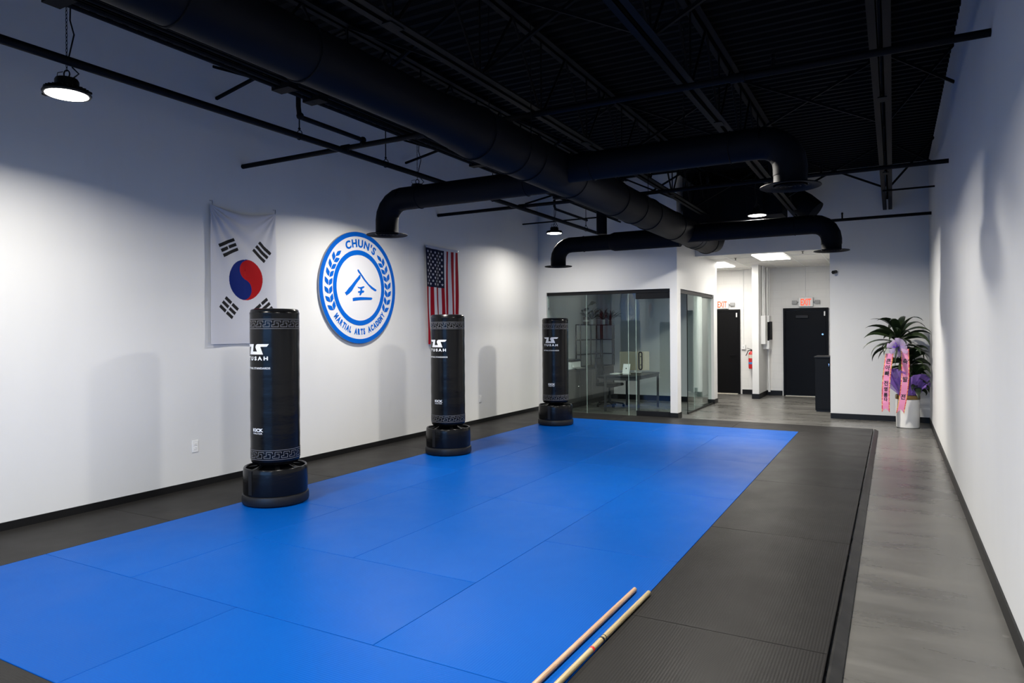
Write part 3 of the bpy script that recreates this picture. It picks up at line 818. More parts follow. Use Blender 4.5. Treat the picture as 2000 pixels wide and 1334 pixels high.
for i, (x, y, LZ) in enumerate(LAMPS):
    o = lampt if i == 0 else copy_tree(lampt)
    o.location = (x, y, LZ); o['label'] = lamp_labels[i]; o.scale = (0.945, 0.945, 1)
    o.rotation_euler = (0, 0, radians(20 * i + 25))
    L = area('lamp_light', (x, y, LZ - 0.004), (0, 0, 0), 0.25, 0.25, LAMP_W * (LAMP_L if x < -3 else LAMP_R) * ((0.55 if x < -3 else 1.6) if y > 9 else 1.0), (1.0, 0.955, 0.87), shape='DISK', spread=162)

# ------------------------------------------------------------------ roof joists
def joist(x, label):
    t = thing('roof_joist', label, 'joist', (x, YF, 3.80), 'open web roof joists')
    y0, y1 = YF, YB - 0.0
    zb = 3.80; zt = CZ - 0.03
    for (z, nm) in ((zb, 'bottom_chord'), (zt, 'top_chord')):
        a = MB()
        for s in (-1, 1):
            xo = x + s * 0.044
            a.box((xo - 0.030, y0, z - 0.026), (xo + 0.030, y1, z - 0.020))
            xi = x + s * 0.017
            a.box((xi - 0.003, y0, z - 0.026), (xi + 0.003, y1, z + 0.030))
        a.build(nm, M['steel'], t, smooth=False)
    w = MB(); y = y0 + 0.3; P = 1.15
    while y + P < y1 + 0.05:
        w.tube([(x, y, zt - 0.02), (x, y + P / 2 - 0.03, zb + 0.01)], 0.013, 8)
        w.tube([(x, y + P / 2 + 0.03, zb + 0.01), (x, y + P, zt - 0.02)], 0.013, 8)
        w.tube([(x, y + P / 2, zb + 0.01), (x, y + P / 2, zt - 0.02)], 0.010, 8)
        y += P
    w.build('web', M['steel'], t)
    y = y0 + 0.3 + P / 2
    while y < y1:
        pl = MB(); pl.box((x - 0.038, y - 0.075, zb - 0.034), (x + 0.038, y + 0.075, zb - 0.0265)); pl.build('gusset_plate', M['steel'], t, smooth=False); y += 3 * P
    return t
JX = [-4.50, -3.03, -1.555, -0.075]
jl = ['black open web roof joist nearest the left wall, beside the big duct', 'black open web roof joist running just right of the big duct',
      'black open web roof joist over the middle of the right half', 'black open web roof joist nearest the right wall']
for x, l in zip(JX, jl): joist(x, l)
# bridging between the joists
def bridging(y, label):
    t = thing('joist_bridging', label, 'bridging', (0, y, 3.8), 'cross bridging between the joists')
    xs = [WL] + JX + [WR]
    for i in range(5):
        a, b = xs[i], xs[i + 1]
        lo, hi = 3.83, CZ - 0.06
        w = MB()
        za = 4.18 if i == 0 else lo; zb_ = 4.12 if i == 4 else lo
        g = 0.04
        w.bar((a + (0 if i == 0 else g), y, hi), (b - (0 if i == 4 else g), y, zb_), 0.028, 0.028)
        w.bar((a + (0 if i == 0 else g), y + 0.03, za), (b - (0 if i == 4 else g), y + 0.03, hi), 0.028, 0.028)
        w.build('diagonal', M['steel'], t, smooth=False)
    return t
bridging(0.5, 'cross bridging behind the top of the picture'); bridging(4.9, 'cross bridging meeting the left wall above the white flag')
bridging(8.19, 'cross bridging meeting the left wall above the round sign'); bridging(12.02, 'cross bridging nearest the back wall, seen at the upper right')
for xa, xb, lab in ((WL + 0.002, -4.42, 'thin black bar from the left wall to the far end of the first joist'), (-0.13, WR - 0.002, 'thin black bar from the right wall to the far end of the last joist')):
    mb = MB(); mb.bar((xa, 11.93, 3.758), (xb, 11.93, 3.758), 0.024, 0.024)
    tag(mb.build('bridging_bar', M['steel'], smooth=False), lab, 'bar', 'thin bridging bars')
# hangers / conduit along the joist by the duct
mb = MB(); mb.tube([(-4.50, YF + 0.01, 3.74), (-4.50, 12.2, 3.74)], 0.020, 8); mb.tube([(-4.56, YF + 0.01, 3.73), (-4.56, 12.5, 3.73)], 0.016, 8); mb.tube([(-4.41, YF + 0.01, 3.745), (-4.41, 9.9, 3.745)], 0.012, 8)
for y in (2.3, 4.1, 4.45, 7.2, 8.4, 9.6): mb.box((-4.60, y, 3.70), (-4.40, y + 0.11, 3.765))
tag(mb.build('electrical_conduit', M['steel']), 'black conduits clamped under the joist beside the big duct', 'conduit')

# ------------------------------------------------------------------ sprinkler piping
sp = thing('sprinkler_piping', 'black sprinkler pipes running below the ceiling along the left wall and across', 'pipe', (-4.85, 5.27, 3.49))
mb = MB(); mb.tube([(-4.85, YF + 0.02, 3.485), (-4.85, 12.55, 3.485)], 0.030, 16); mb.build('main_pipe', M['steel'], sp)
for y in (5.27, 9.05, 12.98):
    mb = MB(); x0 = WL if y < 12 else -3.4; mb.tube([(x0 + 0.002, y, 3.515), (WR - 0.002, y, 3.515)], 0.026, 16)
    b = mb.build('branch_pipe', M['steel'], sp)
    for x in ((-4.85, -3.9, -1.0) if y < 12 else (-1.0,)):
        f = MB(); f.tube([(x - 0.05, y, 3.515), (x + 0.05, y, 3.515)], 0.036, 14); f.build('fitting', M['steel'], b)
    for x in (-2.1, -0.75):
        f = MB(); f.tube([(x, y, 3.53), (x, y, 3.62)], 0.013, 8); f.lathe([(0.004, 0), (0.02, 0.004), (0.012, 0.03)], (x, y, 3.61), 10); f.build('sprinkler_head', M['steel'], b)
mb = MB(); mb.tube([(-4.62, 4.42, 3.78), (-4.62, 4.42, 3.66), (-4.62, 4.43, 3.59), (-4.62, 4.46, 3.57), (-4.62, 5.21, 3.565), (-4.62, 5.27, 3.56), (-4.62, 5.27, 3.515)], 0.022, 12)
for p in ((-4.62, 4.44, 3.58), (-4.62, 5.27, 3.565), (-4.62, 5.27, 3.53)): mb.sphere(p, 0.034, 12)
mb.build('riser_pipe', M['steel'], sp)
mb = MB(); mb.tube([(-4.62, 9.7, 3.70), (-4.62, 9.7, 3.6), (-4.62, 9.74, 3.56), (-4.62, 11.0, 3.56)], 0.02, 12); mb.build('riser_pipe', M['steel'], sp)
for (x, y) in ((-4.85, 4.65), (-4.85, 5.9), (-4.85, 8.2), (-4.85, 11.5), (-4.85, 1.6)):
    mb = MB(); z1 = CZ
    mb.tube([(x, y, 3.56), (x, y, z1)], 0.006, 8); mb.tube([(x + 0.0, y + 0.036 * cos(q), 3.50 + 0.045 * sin(q)) if x > -1 else (x + 0.036 * cos(q), y, 3.495 + 0.045 * sin(q)) for q in [2 * pi * i / 16 for i in range(17)]], 0.004, 6)
    mb.sphere((x, y, 3.555), 0.013, 8); mb.build('pipe_hanger', M['steel'], sp)

# ------------------------------------------------------------------ ductwork
DXc, DZc = -2.90, 3.222
RN, RFr = 0.163, 0.208
dk = thing('air_duct', 'big black round duct running down the room with four downturned branches', 'duct', (DXc, 5, DZc))
def ring_seams(mb, y, r): mb.tube([(DXc + (r + 0.004) * cos(q), y, DZc + (r + 0.004) * sin(q)) for q in [2 * pi * i / 48 for i in range(49)]], 0.006, 6, cap=False)
mb = MB(); mb.tube([(DXc, y, DZc) for y in (YF + 0.3, 4.05, 4.62, 12.42, 12.48)], [RN, RN, RFr, RFr, RFr - 0.02], 48)
trunk = mb.build('trunk', M['duct'], dk)
for y, r_ in [(0.3 + 1.25 * i, RN) for i in range(3)] + [(q, RFr) for q in (4.62, 5.5, 6.45, 7.7, 9.0, 10.2, 11.4, 12.38)]:
    mb = MB(); ring_seams(mb, y, r_); mb.build('seam', M['duct'], trunk)
def diffuser(parent, x, y, z):
    n = MB(); n.lathe([(0.132, z + 0.145), (0.132, z + 0.03), (0.136, z + 0.02)], (x, y, 0), 36, capb=False, capt=False)
    n.lathe([(0.138, z + 0.018), (0.237, z + 0.010), (0.240, z + 0.003), (0.234, z), (0.165, z + 0.012), (0.150, z + 0.022)], (x, y, 0), 48, capb=False, capt=False)
    d = n.build('diffuser', M['duct'], parent)
    c = MB()
    for r in (0.125, 0.085, 0.045): c.lathe([(r, z + 0.006), (r - 0.004, z + 0.004), (r - 0.028, z + 0.030), (r - 0.032, z + 0.030)], (x, y, 0), 36, capb=False, capt=False)
    c.lathe([(0.001, z + 0.004), (0.018, z + 0.006), (0.016, z + 0.02), (0.001, z + 0.024)], (x, y, 0), 18)
    c.build('cone_ring', M['duct'], d)
def branch(side, y, xe, rr=0.13, zd=2.755, DZc=3.18, rb=0.235):
    P = [(DXc + side * 0.05, y, DZc), (DXc + side * (RFr + 0.2), y, DZc)]
    xs = xe - side * rb
    P.append((xs - side * 0.25, y, DZc)); P.append((xs, y, DZc))
    mb = MB(); mb.tube(P, rr, 36, cap=False); o = mb.build('branch_duct', M['duct'], dk)
    mb = MB(); E = [(xs, y, DZc)]
    for k in range(1, 6):
        a = pi / 2 * k / 5; E.append((xs + side * rb * sin(a), y, DZc - rb * (1 - cos(a))))
    E.append((xe, y, zd + 0.10))
    mb.tube(E, rr + 0.002, 36, cap=False); e = mb.build('elbow', M['duct'], dk, angle=12)
    for p in (P[1], P[2], ):
        mb = MB(); mb.tube([(p[0], y + (rr + 0.003) * cos(q), DZc + (rr + 0.003) * sin(q)) for q in [2 * pi * i / 36 for i in range(37)]], 0.005, 6, cap=False); mb.build('seam', M['duct'], o)
    diffuser(e, xe, y, zd)
    return o
branch(-1, 6.30, -5.165, zd=2.775); branch(1, 6.10, -0.739, 0.134, zd=2.825, DZc=3.22, rb=0.23)
branch(-1, 10.83, -5.09, zd=2.765, DZc=3.13); branch(1, 10.81, -0.765, 0.137, zd=2.765, DZc=3.165)
mb = MB(); mb.tube([(DXc - 0.05, 10.83, 3.13), (-4.05, 10.83, 3.13), (-4.12, 10.83, 3.13)], [0.155, 0.155, 0.132], 36); mb.build('branch_sleeve', M['duct'], dk)
mb = MB(); mb.tube([(-4.28, 10.83, DZc + 0.05), (-4.28, 10.83, CZ - 0.02)], 0.088, 28); mb.build('riser_duct', M['duct'], dk)
for y in (-1, 2.0, 5.2, 8.4, 11.6):
    mb = MB(); rr = RN if y < 4 else RFr
    for s in (-1, 1): mb.tube([(DXc + s * rr, y, DZc), (DXc + s * rr, y, CZ)], 0.004, 6)
    mb.tube([(DXc - (rr + 0.003) * cos(q), y, DZc - (rr + 0.003) * sin(q)) for q in [pi * i / 24 for i in range(25)]], 0.006, 6); mb.build('duct_hanger', M['steel'], dk)

# air handling unit over the hallway opening
au = thing('air_handling_unit', 'big black air unit hung under the ceiling before the back wall', 'air unit', (-2.7, 13.2, 3.5))
mb = MB(); mb.box((-3.42, 12.75, 3.62), (-2.05, 13.80, 4.32)); mb.build('cabinet', M['steel'], au, bevel=0.008)
mb = MB()
for x in (-3.1, -2.7, -2.3): mb.box((x, 12.742, 3.66), (x + 0.3, 12.75, 4.26))
mb.build('access_panel', M['duct'], au, bevel=0.003)
mb = MB(); mb.tube([(DXc, 12.5, DZc), (DXc, 12.9, DZc + 0.05), (DXc, 13.1, DZc + 0.2), (DXc, 13.15, 3.62)], 0.19, 28); mb.build('supply_collar', M['duct'], au)
mb = MB(); mb.box((-2.05, 12.9, 3.70), (-1.70, 13.6, 4.25)); mb.build('return_plenum', M['duct'], au, bevel=0.006)
mb = MB(); mb.tube([(-1.70, 13.25, 4.02), (-1.55, 13.25, 4.0), (-1.38, 13.25, 3.88), (-1.20, 13.22, 3.72)], [0.20, 0.21, 0.21, 0.20], 28); mb.build('return_duct', M['duct'], au)
mb = MB()
for x in (-3.38, -2.1):
    for y in (12.8, 13.75): mb.tube([(x, y, 4.32), (x, y, CZ)], 0.007, 8)
mb.build('hanger_rod', M['steel'], au)

# ------------------------------------------------------------------ glazed office front
w1 = MB(); w1.box((-6.197, YO + 0.03, 2.365), (-3.636, YO + 0.09, 2.43)); w1 = struct(w1.build('window_1', M['blackmetal'], smooth=False, bevel=0.003))
def pane(x0, x1, z0, z1, y0, par, nm='pane'):
    a = MB(); a.box((x0, y0, z0), (x1, y0 + 0.010, z1)); p = a.build(nm, M['glass'], par, smooth=False)
    e = MB()
    for x in (x0, x1): e.box((x - 0.0012, y0 - 0.0004, z0), (x + 0.0012, y0 + 0.0104, z1))
    e.build('pane_edge', M['glass_edge'], p, smooth=False)
    return p
pane(-6.195, -5.338, 0.004, 2.365, YO + 0.055, w1); pane(-5.334, -4.470, 0.004, 2.365, YO + 0.055, w1); pane(-4.466, -4.318, 0.004, 2.365, YO + 0.055, w1)
mb = MB(); mb.box((-6.192, YO + 0.05, 0.0), (-4.318, YO + 0.072, 0.012)); mb.build('floor_channel', M['chrome'], w1, smooth=False)
mb = MB(); mb.box((-6.19, YO + 0.045, 2.09), (-6.175, YO + 0.075, 2.13)); mb.build('clip', M['chrome'], w1)
d1 = MB(); d1.box((-4.312, YO + 0.040, 0.012), (-3.642, YO + 0.082, 0.115)); d1.box((-4.312, YO + 0.040, 2.25), (-3.642, YO + 0.082, 2.362))
d1 = struct(d1.build('door_1', M['blackmetal'], smooth=False, bevel=0.003))
pane(-4.312, -3.642, 0.115, 2.25, YO + 0.055, d1)
mb = MB()
for s in (0.0, 0.105): mb.tube([(-4.218, YO + s - 0.02 if s == 0 else YO + 0.12, z) for z in (0.90, 1.24)], 0.0001, 6)
mb = MB()
def pull(y): 
    hw = 0.030
    pts = [(-4.215 - hw + 0 * hw, y, 0.935)]
    L = [( -hw, 0.935), (-hw, 1.205)] + [(-hw * cos(q), 1.205 + hw * sin(q)) for q in [pi * i / 10 for i in range(1, 10)]] + [(hw, 1.205), (hw, 0.935)] + [(hw * cos(q), 0.935 - hw * sin(q)) for q in [pi * i / 10 for i in range(1, 11)]]
    mb.tube([(-4.215 + a, y, z) for a, z in L], 0.0125, 10, cap=False)
    for z in (0.99, 1.15): mb.tube([(-4.215, y, z), (-4.215, YO + 0.06, z)], 0.008, 8)
pull(YO + 0.012); mb.build('pull_handle', M['blackmetal'], d1)

# side glazing toward the hallway
w2 = MB(); w2.box((-3.60, YO + 0.245, 2.385), (-3.53, 15.575, 2.43)); w2 = struct(w2.build('window_2', M['blackmetal'], smooth=False, bevel=0.003))
def pane_y(y0, y1, x, z0, z1, par):
    a = MB(); a.box((x, y0, z0), (x + 0.010, y1, z1)); p = a.build('pane', M['glass'], par, smooth=False)
    e = MB()
    for y in (y0, y1): e.box((x - 0.0004, y - 0.0015, z0), (x + 0.0104, y + 0.0015, z1))
    e.build('pane_edge', M['glass_edge'], p, smooth=False)
    return p
pane_y(14.10, 15.57, -3.575, 0.02, 2.385, w2)
d2 = MB(); d2.box((-3.545, 13.42, 0.006), (-3.515, 15.56, 0.035)); d2 = struct(d2.build('door_2', M['blackmetal'], smooth=False))
pp = MB(); pp.box((-3.535, 13.42, 0.035), (-3.525, 14.6, 2.35)); p = pp.build('pane', M['glass'], d2, smooth=False)
pp = MB(); pp.box((-3.537, 13.412, 0.03), (-3.522, 13.421, 2.36)); pp.build('pane_edge', M['blackmetal'], p, smooth=False)
mb = MB(); mb.box((-3.56, 12.86, 2.352), (-3.505, 15.56, 2.3845)); mb.build('sliding_track', M['blackmetal'], d2, smooth=False)

# ------------------------------------------------------------------ hallway: doors, signs, services
def exit_door(nm, x0, x1, hinge_left, chrome_lock):
    zt = 2.18
    f = MB(); fw = 0.055
    f.box((x0, 18.24, 0), (x0 + fw, 18.30, zt)); f.box((x1 - fw, 18.24, 0), (x1, 18.30, zt)); f.box((x0 + fw, 18.24, zt - fw), (x1 - fw, 18.30, zt))
    d = struct(f.build(nm, M['doorpaint'], smooth=False, bevel=0.003))
    l = MB(); l.box((x0 + fw + 0.003, 18.262, 0.02), (x1 - fw - 0.003, 18.295, zt - fw - 0.004)); lf = l.build('door_leaf', M['doorpaint'], d, smooth=False, bevel=0.002)
    c = MB(); c.box((x0 + 0.30 if chrome_lock else x0 + 0.1, 18.21, 1.93), (x0 + 0.58 if chrome_lock else x0 + 0.36, 18.262, 2.0)); c.build('door_closer', M['blackmetal'], d, bevel=0.004)
    t = MB(); t.box((x0 + fw, 18.20, 0.0), (x1 - fw, 18.30, 0.012)); t.build('threshold', M['extlabel'], d, smooth=False)
    k = MB(); k.box((x1 - 0.10, 18.235, 1.98), (x1 - 0.07, 18.262, 2.09)); k.build('magnetic_sensor', M['white'], d, bevel=0.003)
    xl = x1 - 0.13
    if chrome_lock:
        q = MB(); q.lathe([(0.030, 0), (0.030, 0.01), (0.02, 0.022)], n=20); q.v = [(xl + a, 18.262 - c_, 1.53 + b) for a, b, c_ in q.v]; q.build('deadbolt', M['chrome'], d)
    else:
        q = MB(); q.tube([(xl, 18.262, 1.0), (xl, 18.22, 1.0), (xl - 0.12, 18.215, 1.0)], 0.010, 8); q.lathe([(0.028, 0), (0.028, 0.008)], n=16)
        q.v = [v if i < 8 * 3 else (xl + v[0], 18.262 - v[2], 1.0 + v[1]) for i, v in enumerate(q.v)]; q.build('lever_handle', M['steel'], d)
    return d
exit_door('door_3', -2.40, -1.37, True, True)
exit_door('door_4', -4.47, -3.44, True, False)
def exit_sign(x, z, label):
    t = thing('exit_sign', label, 'exit sign', (x, 18.3, z), 'exit signs above the doors')
    a = MB(); a.box((x - 0.165, 18.235, z - 0.115), (x + 0.165, 18.298, z + 0.115)); h = a.build('housing', M['white'], t, bevel=0.012)
    vs, fs = text_polys('EXIT', 0.225, 0.0065, 0.52); g = MB(); flat(g, vs, fs, lambda p, q: (x + p, 18.2335, z - 0.080 + q)); g.build('lettering', M['exit_red'], h, smooth=False, fixn=False)
    for s in (-1, 1):
        b = MB(); b.box((x + s * 0.20, 18.23, z - 0.045), (x + s * 0.315, 18.275, z + 0.04)); b.tube([(x + s * 0.16, 18.26, z), (x + s * 0.21, 18.26, z)], 0.012, 8)
        b.build('emergency_lamp', M['grey'], t, bevel=0.006)
exit_sign(-1.875, 2.325, 'lit red EXIT sign with two lamp heads above the right exit door')
exit_sign(-3.885, 2.315, 'lit red EXIT sign above the left exit door, partly hidden by the office corner')
# fire extinguisher
fe = thing('fire_extinguisher', 'red fire extinguisher hung on the block wall by the white wall end', 'fire extinguisher', (-3.155, 18.2, 0.66))
mb = MB(); mb.lathe([(0.05, 0.66), (0.068, 0.67), (0.070, 0.70), (0.070, 1.03), (0.058, 1.07), (0.030, 1.095), (0.022, 1.11)], (-3.155, 18.19, 0), 24); body = mb.build('cylinder', M['red'], fe)
mb = MB()
for z0, z1, mi in ((0.93, 1.02, 0), (0.78, 0.83, 1)):
    for i in range(10):
        a, b = radians(-160 + i * 14), radians(-160 + (i + 1) * 14)
        mb.add([(-3.155 + 0.0712 * cos(q), 18.19 + 0.0712 * sin(q), h) for q in (a, b) for h in (z0, z1)], [(0, 1, 3, 2)], mi)
mb.build('label', [M['extlabel'], M['extblue']], body, fixn=False)
mb = MB(); mb.tube([(-3.155, 18.19, 1.11), (-3.155, 18.19, 1.15)], 0.020, 12); mb.bar((-3.155, 18.19, 1.155), (-3.255, 18.17, 1.185), 0.02, 0.012); mb.bar((-3.155, 18.19, 1.14), (-3.245, 18.17, 1.13), 0.02, 0.010); mb.build('valve', M['blackmetal'], fe)
mb = MB(); mb.tube([(-3.175, 18.18, 1.13), (-3.235, 18.17, 1.11), (-3.26, 18.16, 1.04), (-3.285, 18.16, 0.99)], 0.009, 8); mb.build('hose', M['blackmetal'], fe)
mb = MB(); mb.box((-3.175, 18.262, 0.95), (-3.135, 18.299, 1.08)); mb.build('bracket', M['steel'], fe)
# electric panel with conduits on the stub wall
ep = thing('electric_panel', 'white electric panel box with dark slot on the side of the wall end', 'electric panel', (-2.8, 17.8, 1.2))
mb = MB(); mb.box((-2.7999, 17.45, 1.30), (-2.70, 17.72, 1.99)); mb.box((-2.7999, 17.76, 1.17), (-2.66, 18.12, 2.0)); mb.build('enclosure', M['white'], ep, bevel=0.004)
mb = MB(); mb.box((-2.655, 17.752, 1.40), (-2.64, 18.14, 1.85)); mb.box((-2.7, 17.756, 1.38), (-2.656, 17.7599, 1.84)); mb.build('panel_door', M['steel'], ep, bevel=0.002)
for (x, y, r, z0) in ((-2.76, 17.5, 0.018, 1.99), (-2.74, 17.62, 0.016, 1.99), (-2.73, 17.95, 0.026, 2.0), (-2.70, 18.05, 0.016, 2.0)):
    mb = MB(); mb.tube([(x, y, z0), (x, y, 3.195)], r, 12); mb.build('conduit', M['white'], ep)
mb = MB(); mb.tube([(-2.72, 18.0, 1.17), (-2.72, 18.05, 0.9), (-2.715, 18.1, 0.10)], 0.028, 12); mb.build('conduit', M['white'], ep)
mb = MB(); mb.tube([(-1.885, 18.29, 2.46), (-1.885, 18.29, 3.19)], 0.009, 8); tag(mb.build('conduit_pipe', M['white']), 'thin white conduit rising from the right exit sign', 'conduit', 'thin white conduits on the block wall')
mb = MB(); mb.tube([(-3.36, 18.29, 1.27), (-3.36, 18.29, 3.19)], 0.007, 8); tag(mb.build('conduit_pipe', M['white']), 'thin white conduit down to the switch box beside the left exit door', 'conduit', 'thin white conduits on the block wall')
mb = MB(); mb.box((-3.41, 18.25, 1.15), (-3.31, 18.299, 1.265)); sw = mb.build('switch_box', M['white'], bevel=0.004); tag(sw, 'small white switch box above the fire extinguisher hose', 'switch')
a = MB(); a.box((-3.367, 18.246, 1.19), (-3.353, 18.25, 1.22)); a.build('toggle', M['grey'], sw)
# hallway light panels and sprinkler heads
for (x0, y0, lab) in ((-2.54, 14.74, 'square bright light panel in the hallway ceiling, the nearer one at right'), (-3.95, 15.98, 'bright light panel in the hallway ceiling, the farther one at left')):
    t = thing('ceiling_light_panel', lab, 'ceiling light', (x0 + 0.3, y0 + 0.6, 3.19), 'hallway light panels')
    a = MB(); a.box((x0, y0, 3.176), (x0 + 0.60, y0 + 1.2, 3.191)); a.build('diffuser', M['panel_light'], t, smooth=False)
    a = MB(); a.box((x0 - 0.012, y0 - 0.012, 3.180), (x0, y0 + 1.212, 3.1915)); a.box((x0 + 0.6, y0 - 0.012, 3.180), (x0 + 0.612, y0 + 1.212, 3.1915)); a.build('frame', M['white'], t, smooth=False)
    area('panel_glow', (x0 + 0.3, y0 + 0.6, 3.172), (0, 0, 0), 0.58, 1.16, 70, (1.0, 0.955, 0.875))
for (x, y, lab) in ((-2.95, 15.2, 'small sprinkler head in the hallway ceiling beside the light panels'), (-1.55, 14.6, 'small sprinkler head in the hallway ceiling near the bulkhead')):
    a = MB(); a.lathe([(0.03, 3.190), (0.03, 3.186), (0.008, 3.183), (0.008, 3.15), (0.02, 3.148), (0.02, 3.145)], (x, y, 0), 14); tag(a.build('ceiling_sprinkler', M['steel']), lab, 'sprinkler', 'hallway sprinkler heads')
# security camera on the back wall
sc_ = thing('security_camera', 'small black and white security camera high on the back wall beside the hallway', 'camera', (-0.93, YB, 2.70))
mb = MB(); mb.lathe([(0.035, 0), (0.035, 0.02), (0.012, 0.028)], n=18); mb.v = [(-0.905 + a, YB - c, 2.715 + b) for a, b, c in mb.v]; mb.tube([(-0.905, YB - 0.02, 2.715), (-0.925, YB - 0.08, 2.705)], 0.009, 8); mb.build('mount', M['white'], sc_)
mb = MB(); mb.tube([(-0.915, YB - 0.03, 2.705), (-0.955, YB - 0.12, 2.69)], 0.032, 18); mb.build('camera_body', M['blackmetal'], sc_)
# black cabinet at the hall edge
cb = thing('storage_cabinet', 'black locked storage cabinet standing in the hallway at the wall edge', 'cabinet', (-1.2, 15.2, 0))
mb = MB(); mb.box((-1.375, 14.98, 0.03), (-1.022, 15.75, 1.075)); mb.build('body', M['cab'], cb, smooth=False, bevel=0.003)
mb = MB(); mb.box((-1.395, 14.95, 1.076), (-1.021, 15.77, 1.105)); mb.build('top', M['blackmetal'], cb, bevel=0.003)
mb = MB(); mb.box((-1.36, 15.0, 0.0), (-1.03, 15.72, 0.03)); mb.build('plinth', M['blackmetal'], cb, smooth=False)
mb = MB(); mb.box((-1.365, 14.968, 0.06), (-1.03, 14.98, 1.06)); dr = mb.build('door', M['cab'], cb, bevel=0.002)
mb = MB(); mb.lathe([(0.010, 0), (0.010, 0.012)], n=12); mb.v = [(-1.12 + a, 14.968 - c, 0.955 + b) for a, b, c in mb.v]; mb.box((-1.123, 14.945, 0.915), (-1.117, 14.952, 0.95)); mb.build('lock', M['chrome'], dr)
mb = MB(); mb.box((-1.09, 14.945, 0.985), (-1.03, 14.967, 0.993)); mb.build('handle', M['chrome'], dr)

# ------------------------------------------------------------------ office furniture
cr = thing('credenza', 'long dark low cabinet along the left wall inside the glass office', 'cabinet', (-6.15, 14.2, 0))
mb = MB(); mb.box((WL + 0.013, 12.95, 0.12), (-5.93, 15.71, 0.80)); mb.build('body', M['credenza'], cr, smooth=False)
mb = MB(); mb.box((WL + 0.013, 12.93, 0.801), (-5.91, 15.73, 0.83)); mb.build('top', M['dark_desk'], cr, bevel=0.003)
mb = MB(); mb.box((WL + 0.03, 13.0, 0.0), (-6.0, 15.5, 0.12)); mb.build('plinth', M['blackmetal'], cr, smooth=False)
for i in range(4):
    y0 = 12.96 + i * 0.685
    mb = MB(); mb.box((-5.93, y0, 0.13), (-5.912, y0 + 0.675, 0.79)); d = mb.build('door', M['credenza'], cr, bevel=0.002)
    mb = MB(); mb.sphere((-5.90, y0 + (0.56 if i % 2 == 0 else 0.07), 0.46), 0.014, 10); mb.build('knob', M['chrome'], d)
pr = thing('printer', 'white and black desktop printer on the dark cabinet behind the farthest bag', 'printer', (-6.13, 13.55, 0.83))
mb = MB(); mb.box((-6.33, 13.25, 0.832), (-5.95, 13.78, 0.99)); mb.build('body', M['white'], pr, bevel=0.012)
mb = MB(); mb.box((-6.33, 13.24, 0.991), (-5.94, 13.79, 1.04)); mb.build('lid', M['blackmetal'], pr, bevel=0.01)
mb = MB(); mb.bar((-5.945, 13.5, 0.87), (-5.80, 13.5, 0.85), 0.36, 0.008); mb.build('paper_tray', M['grey'], pr)
mb = MB(); mb.bar((-5.93, 13.4, 0.84), (-5.99, 13.3, 1.0), 0.02, 0.02); mb.build('control_arm', M['white'], pr)
def wire_shelf(label, o, ax, n, w, dpt, z0, z1, levels):
    t = thing('wire_shelf', label, 'shelf', (o[0], o[1], z0), 'dark open frame shelving')
    ax = Vector(ax); pz = Vector((ax.y, -ax.x, 0)) if True else None
    for i in range(n + 1):
        for k in (0, 1):
            p = Vector((o[0], o[1], 0)) + ax * (w * i) + pz * dpt * k
            mb = MB(); mb.box((p.x - 0.010, p.y - 0.010, z0), (p.x + 0.010, p.y + 0.010, z1)); mb.build('post', M['blackmetal'], t, smooth=False)
    for z in levels:
        mb = MB(); a = Vector((o[0], o[1], z)); b = a + ax * (w * n)
        for k in (0, 1): mb.bar(a + pz * dpt * k, b + pz * dpt * k, 0.016, 0.022)
        for i in range(n + 1): mb.bar(a + ax * w * i, a + ax * w * i + pz * dpt, 0.014, 0.02)
        q = [a + pz * 0.01, b + pz * 0.01, b + pz * (dpt - 0.01), a + pz * (dpt - 0.01)]
        mb.add([(v.x, v.y, v.z + 0.004) for v in q] + [(v.x, v.y, v.z - 0.004) for v in q], [(0, 1, 2, 3), (7, 6, 5, 4), (0, 4, 5, 1), (1, 5, 6, 2), (2, 6, 7, 3), (3, 7, 4, 0)])
        mb.build('shelf_board', M['blackmetal'], t, smooth=False)
    return t
# on the cabinet, along the left wall
wire_shelf('dark open shelf on the cabinet along the office side wall, under the broad-leaf plant', (-6.355, 14.45), (0, 1, 0), 2, 0.62, 0.11, 0.8302, 1.80, (1.10, 1.44, 1.79))
wire_shelf('dark open shelf against the office back wall, under the spiky plants', (-5.915, 15.72), (-1, 0, 0), 1, 0.30, -0.11, 0.8302, 1.80, (1.10, 1.44, 1.79))

LIM = [-99, 99, -99, 99]   # x0, x1, y0, y1 room limits that leaves bend away from
def SD0(az): return Vector((-sin(az), cos(az), 0))
def leaf_blade(mb, base, az, el, L, w, droop, n=8, fold=0.25):
    pts = []; p = Vector(base); d = Vector((cos(az) * cos(el), sin(az) * cos(el), sin(el)))
    side = Vector((-sin(az), cos(az), 0)); st = L / n; e = el; tw_ = rnd.uniform(-0.9, 0.9)
    vs = []; fs = []
    for i in range(n + 1):
        t = i / n; ww = w * (sin(pi * min(1, 0.12 + 0.88 * t) ** 0.8) if t < 1 else 0) * 0.5
        ww = max(ww, 0.0008)
        dd = Vector((cos(az) * cos(e), sin(az) * cos(e), sin(e))); nrm0 = dd.cross(SD0(az)); q_ = tw_ * min(1, t * 2); side = SD0(az) * cos(q_) + nrm0 * sin(q_); nrm = dd.cross(side)
        tri = [p - side * ww - nrm * ww * fold, p.copy(), p + side * ww - nrm * ww * fold]
        for q in tri: q.x = min(max(q.x, LIM[0]), LIM[1]); q.y = min(max(q.y, LIM[2]), LIM[3])
        vs += tri
        p = p + dd * st; e -= droop / n * (0.5 + t)
    for i in range(n):
        a = i * 3; fs += [(a, a + 1, a + 4, a + 3), (a + 1, a + 2, a + 5, a + 4)]
    mb.add(vs, fs)
rnd = random.Random(3)
LIM[:] = [WL + 0.02, 99, -99, 15.73]
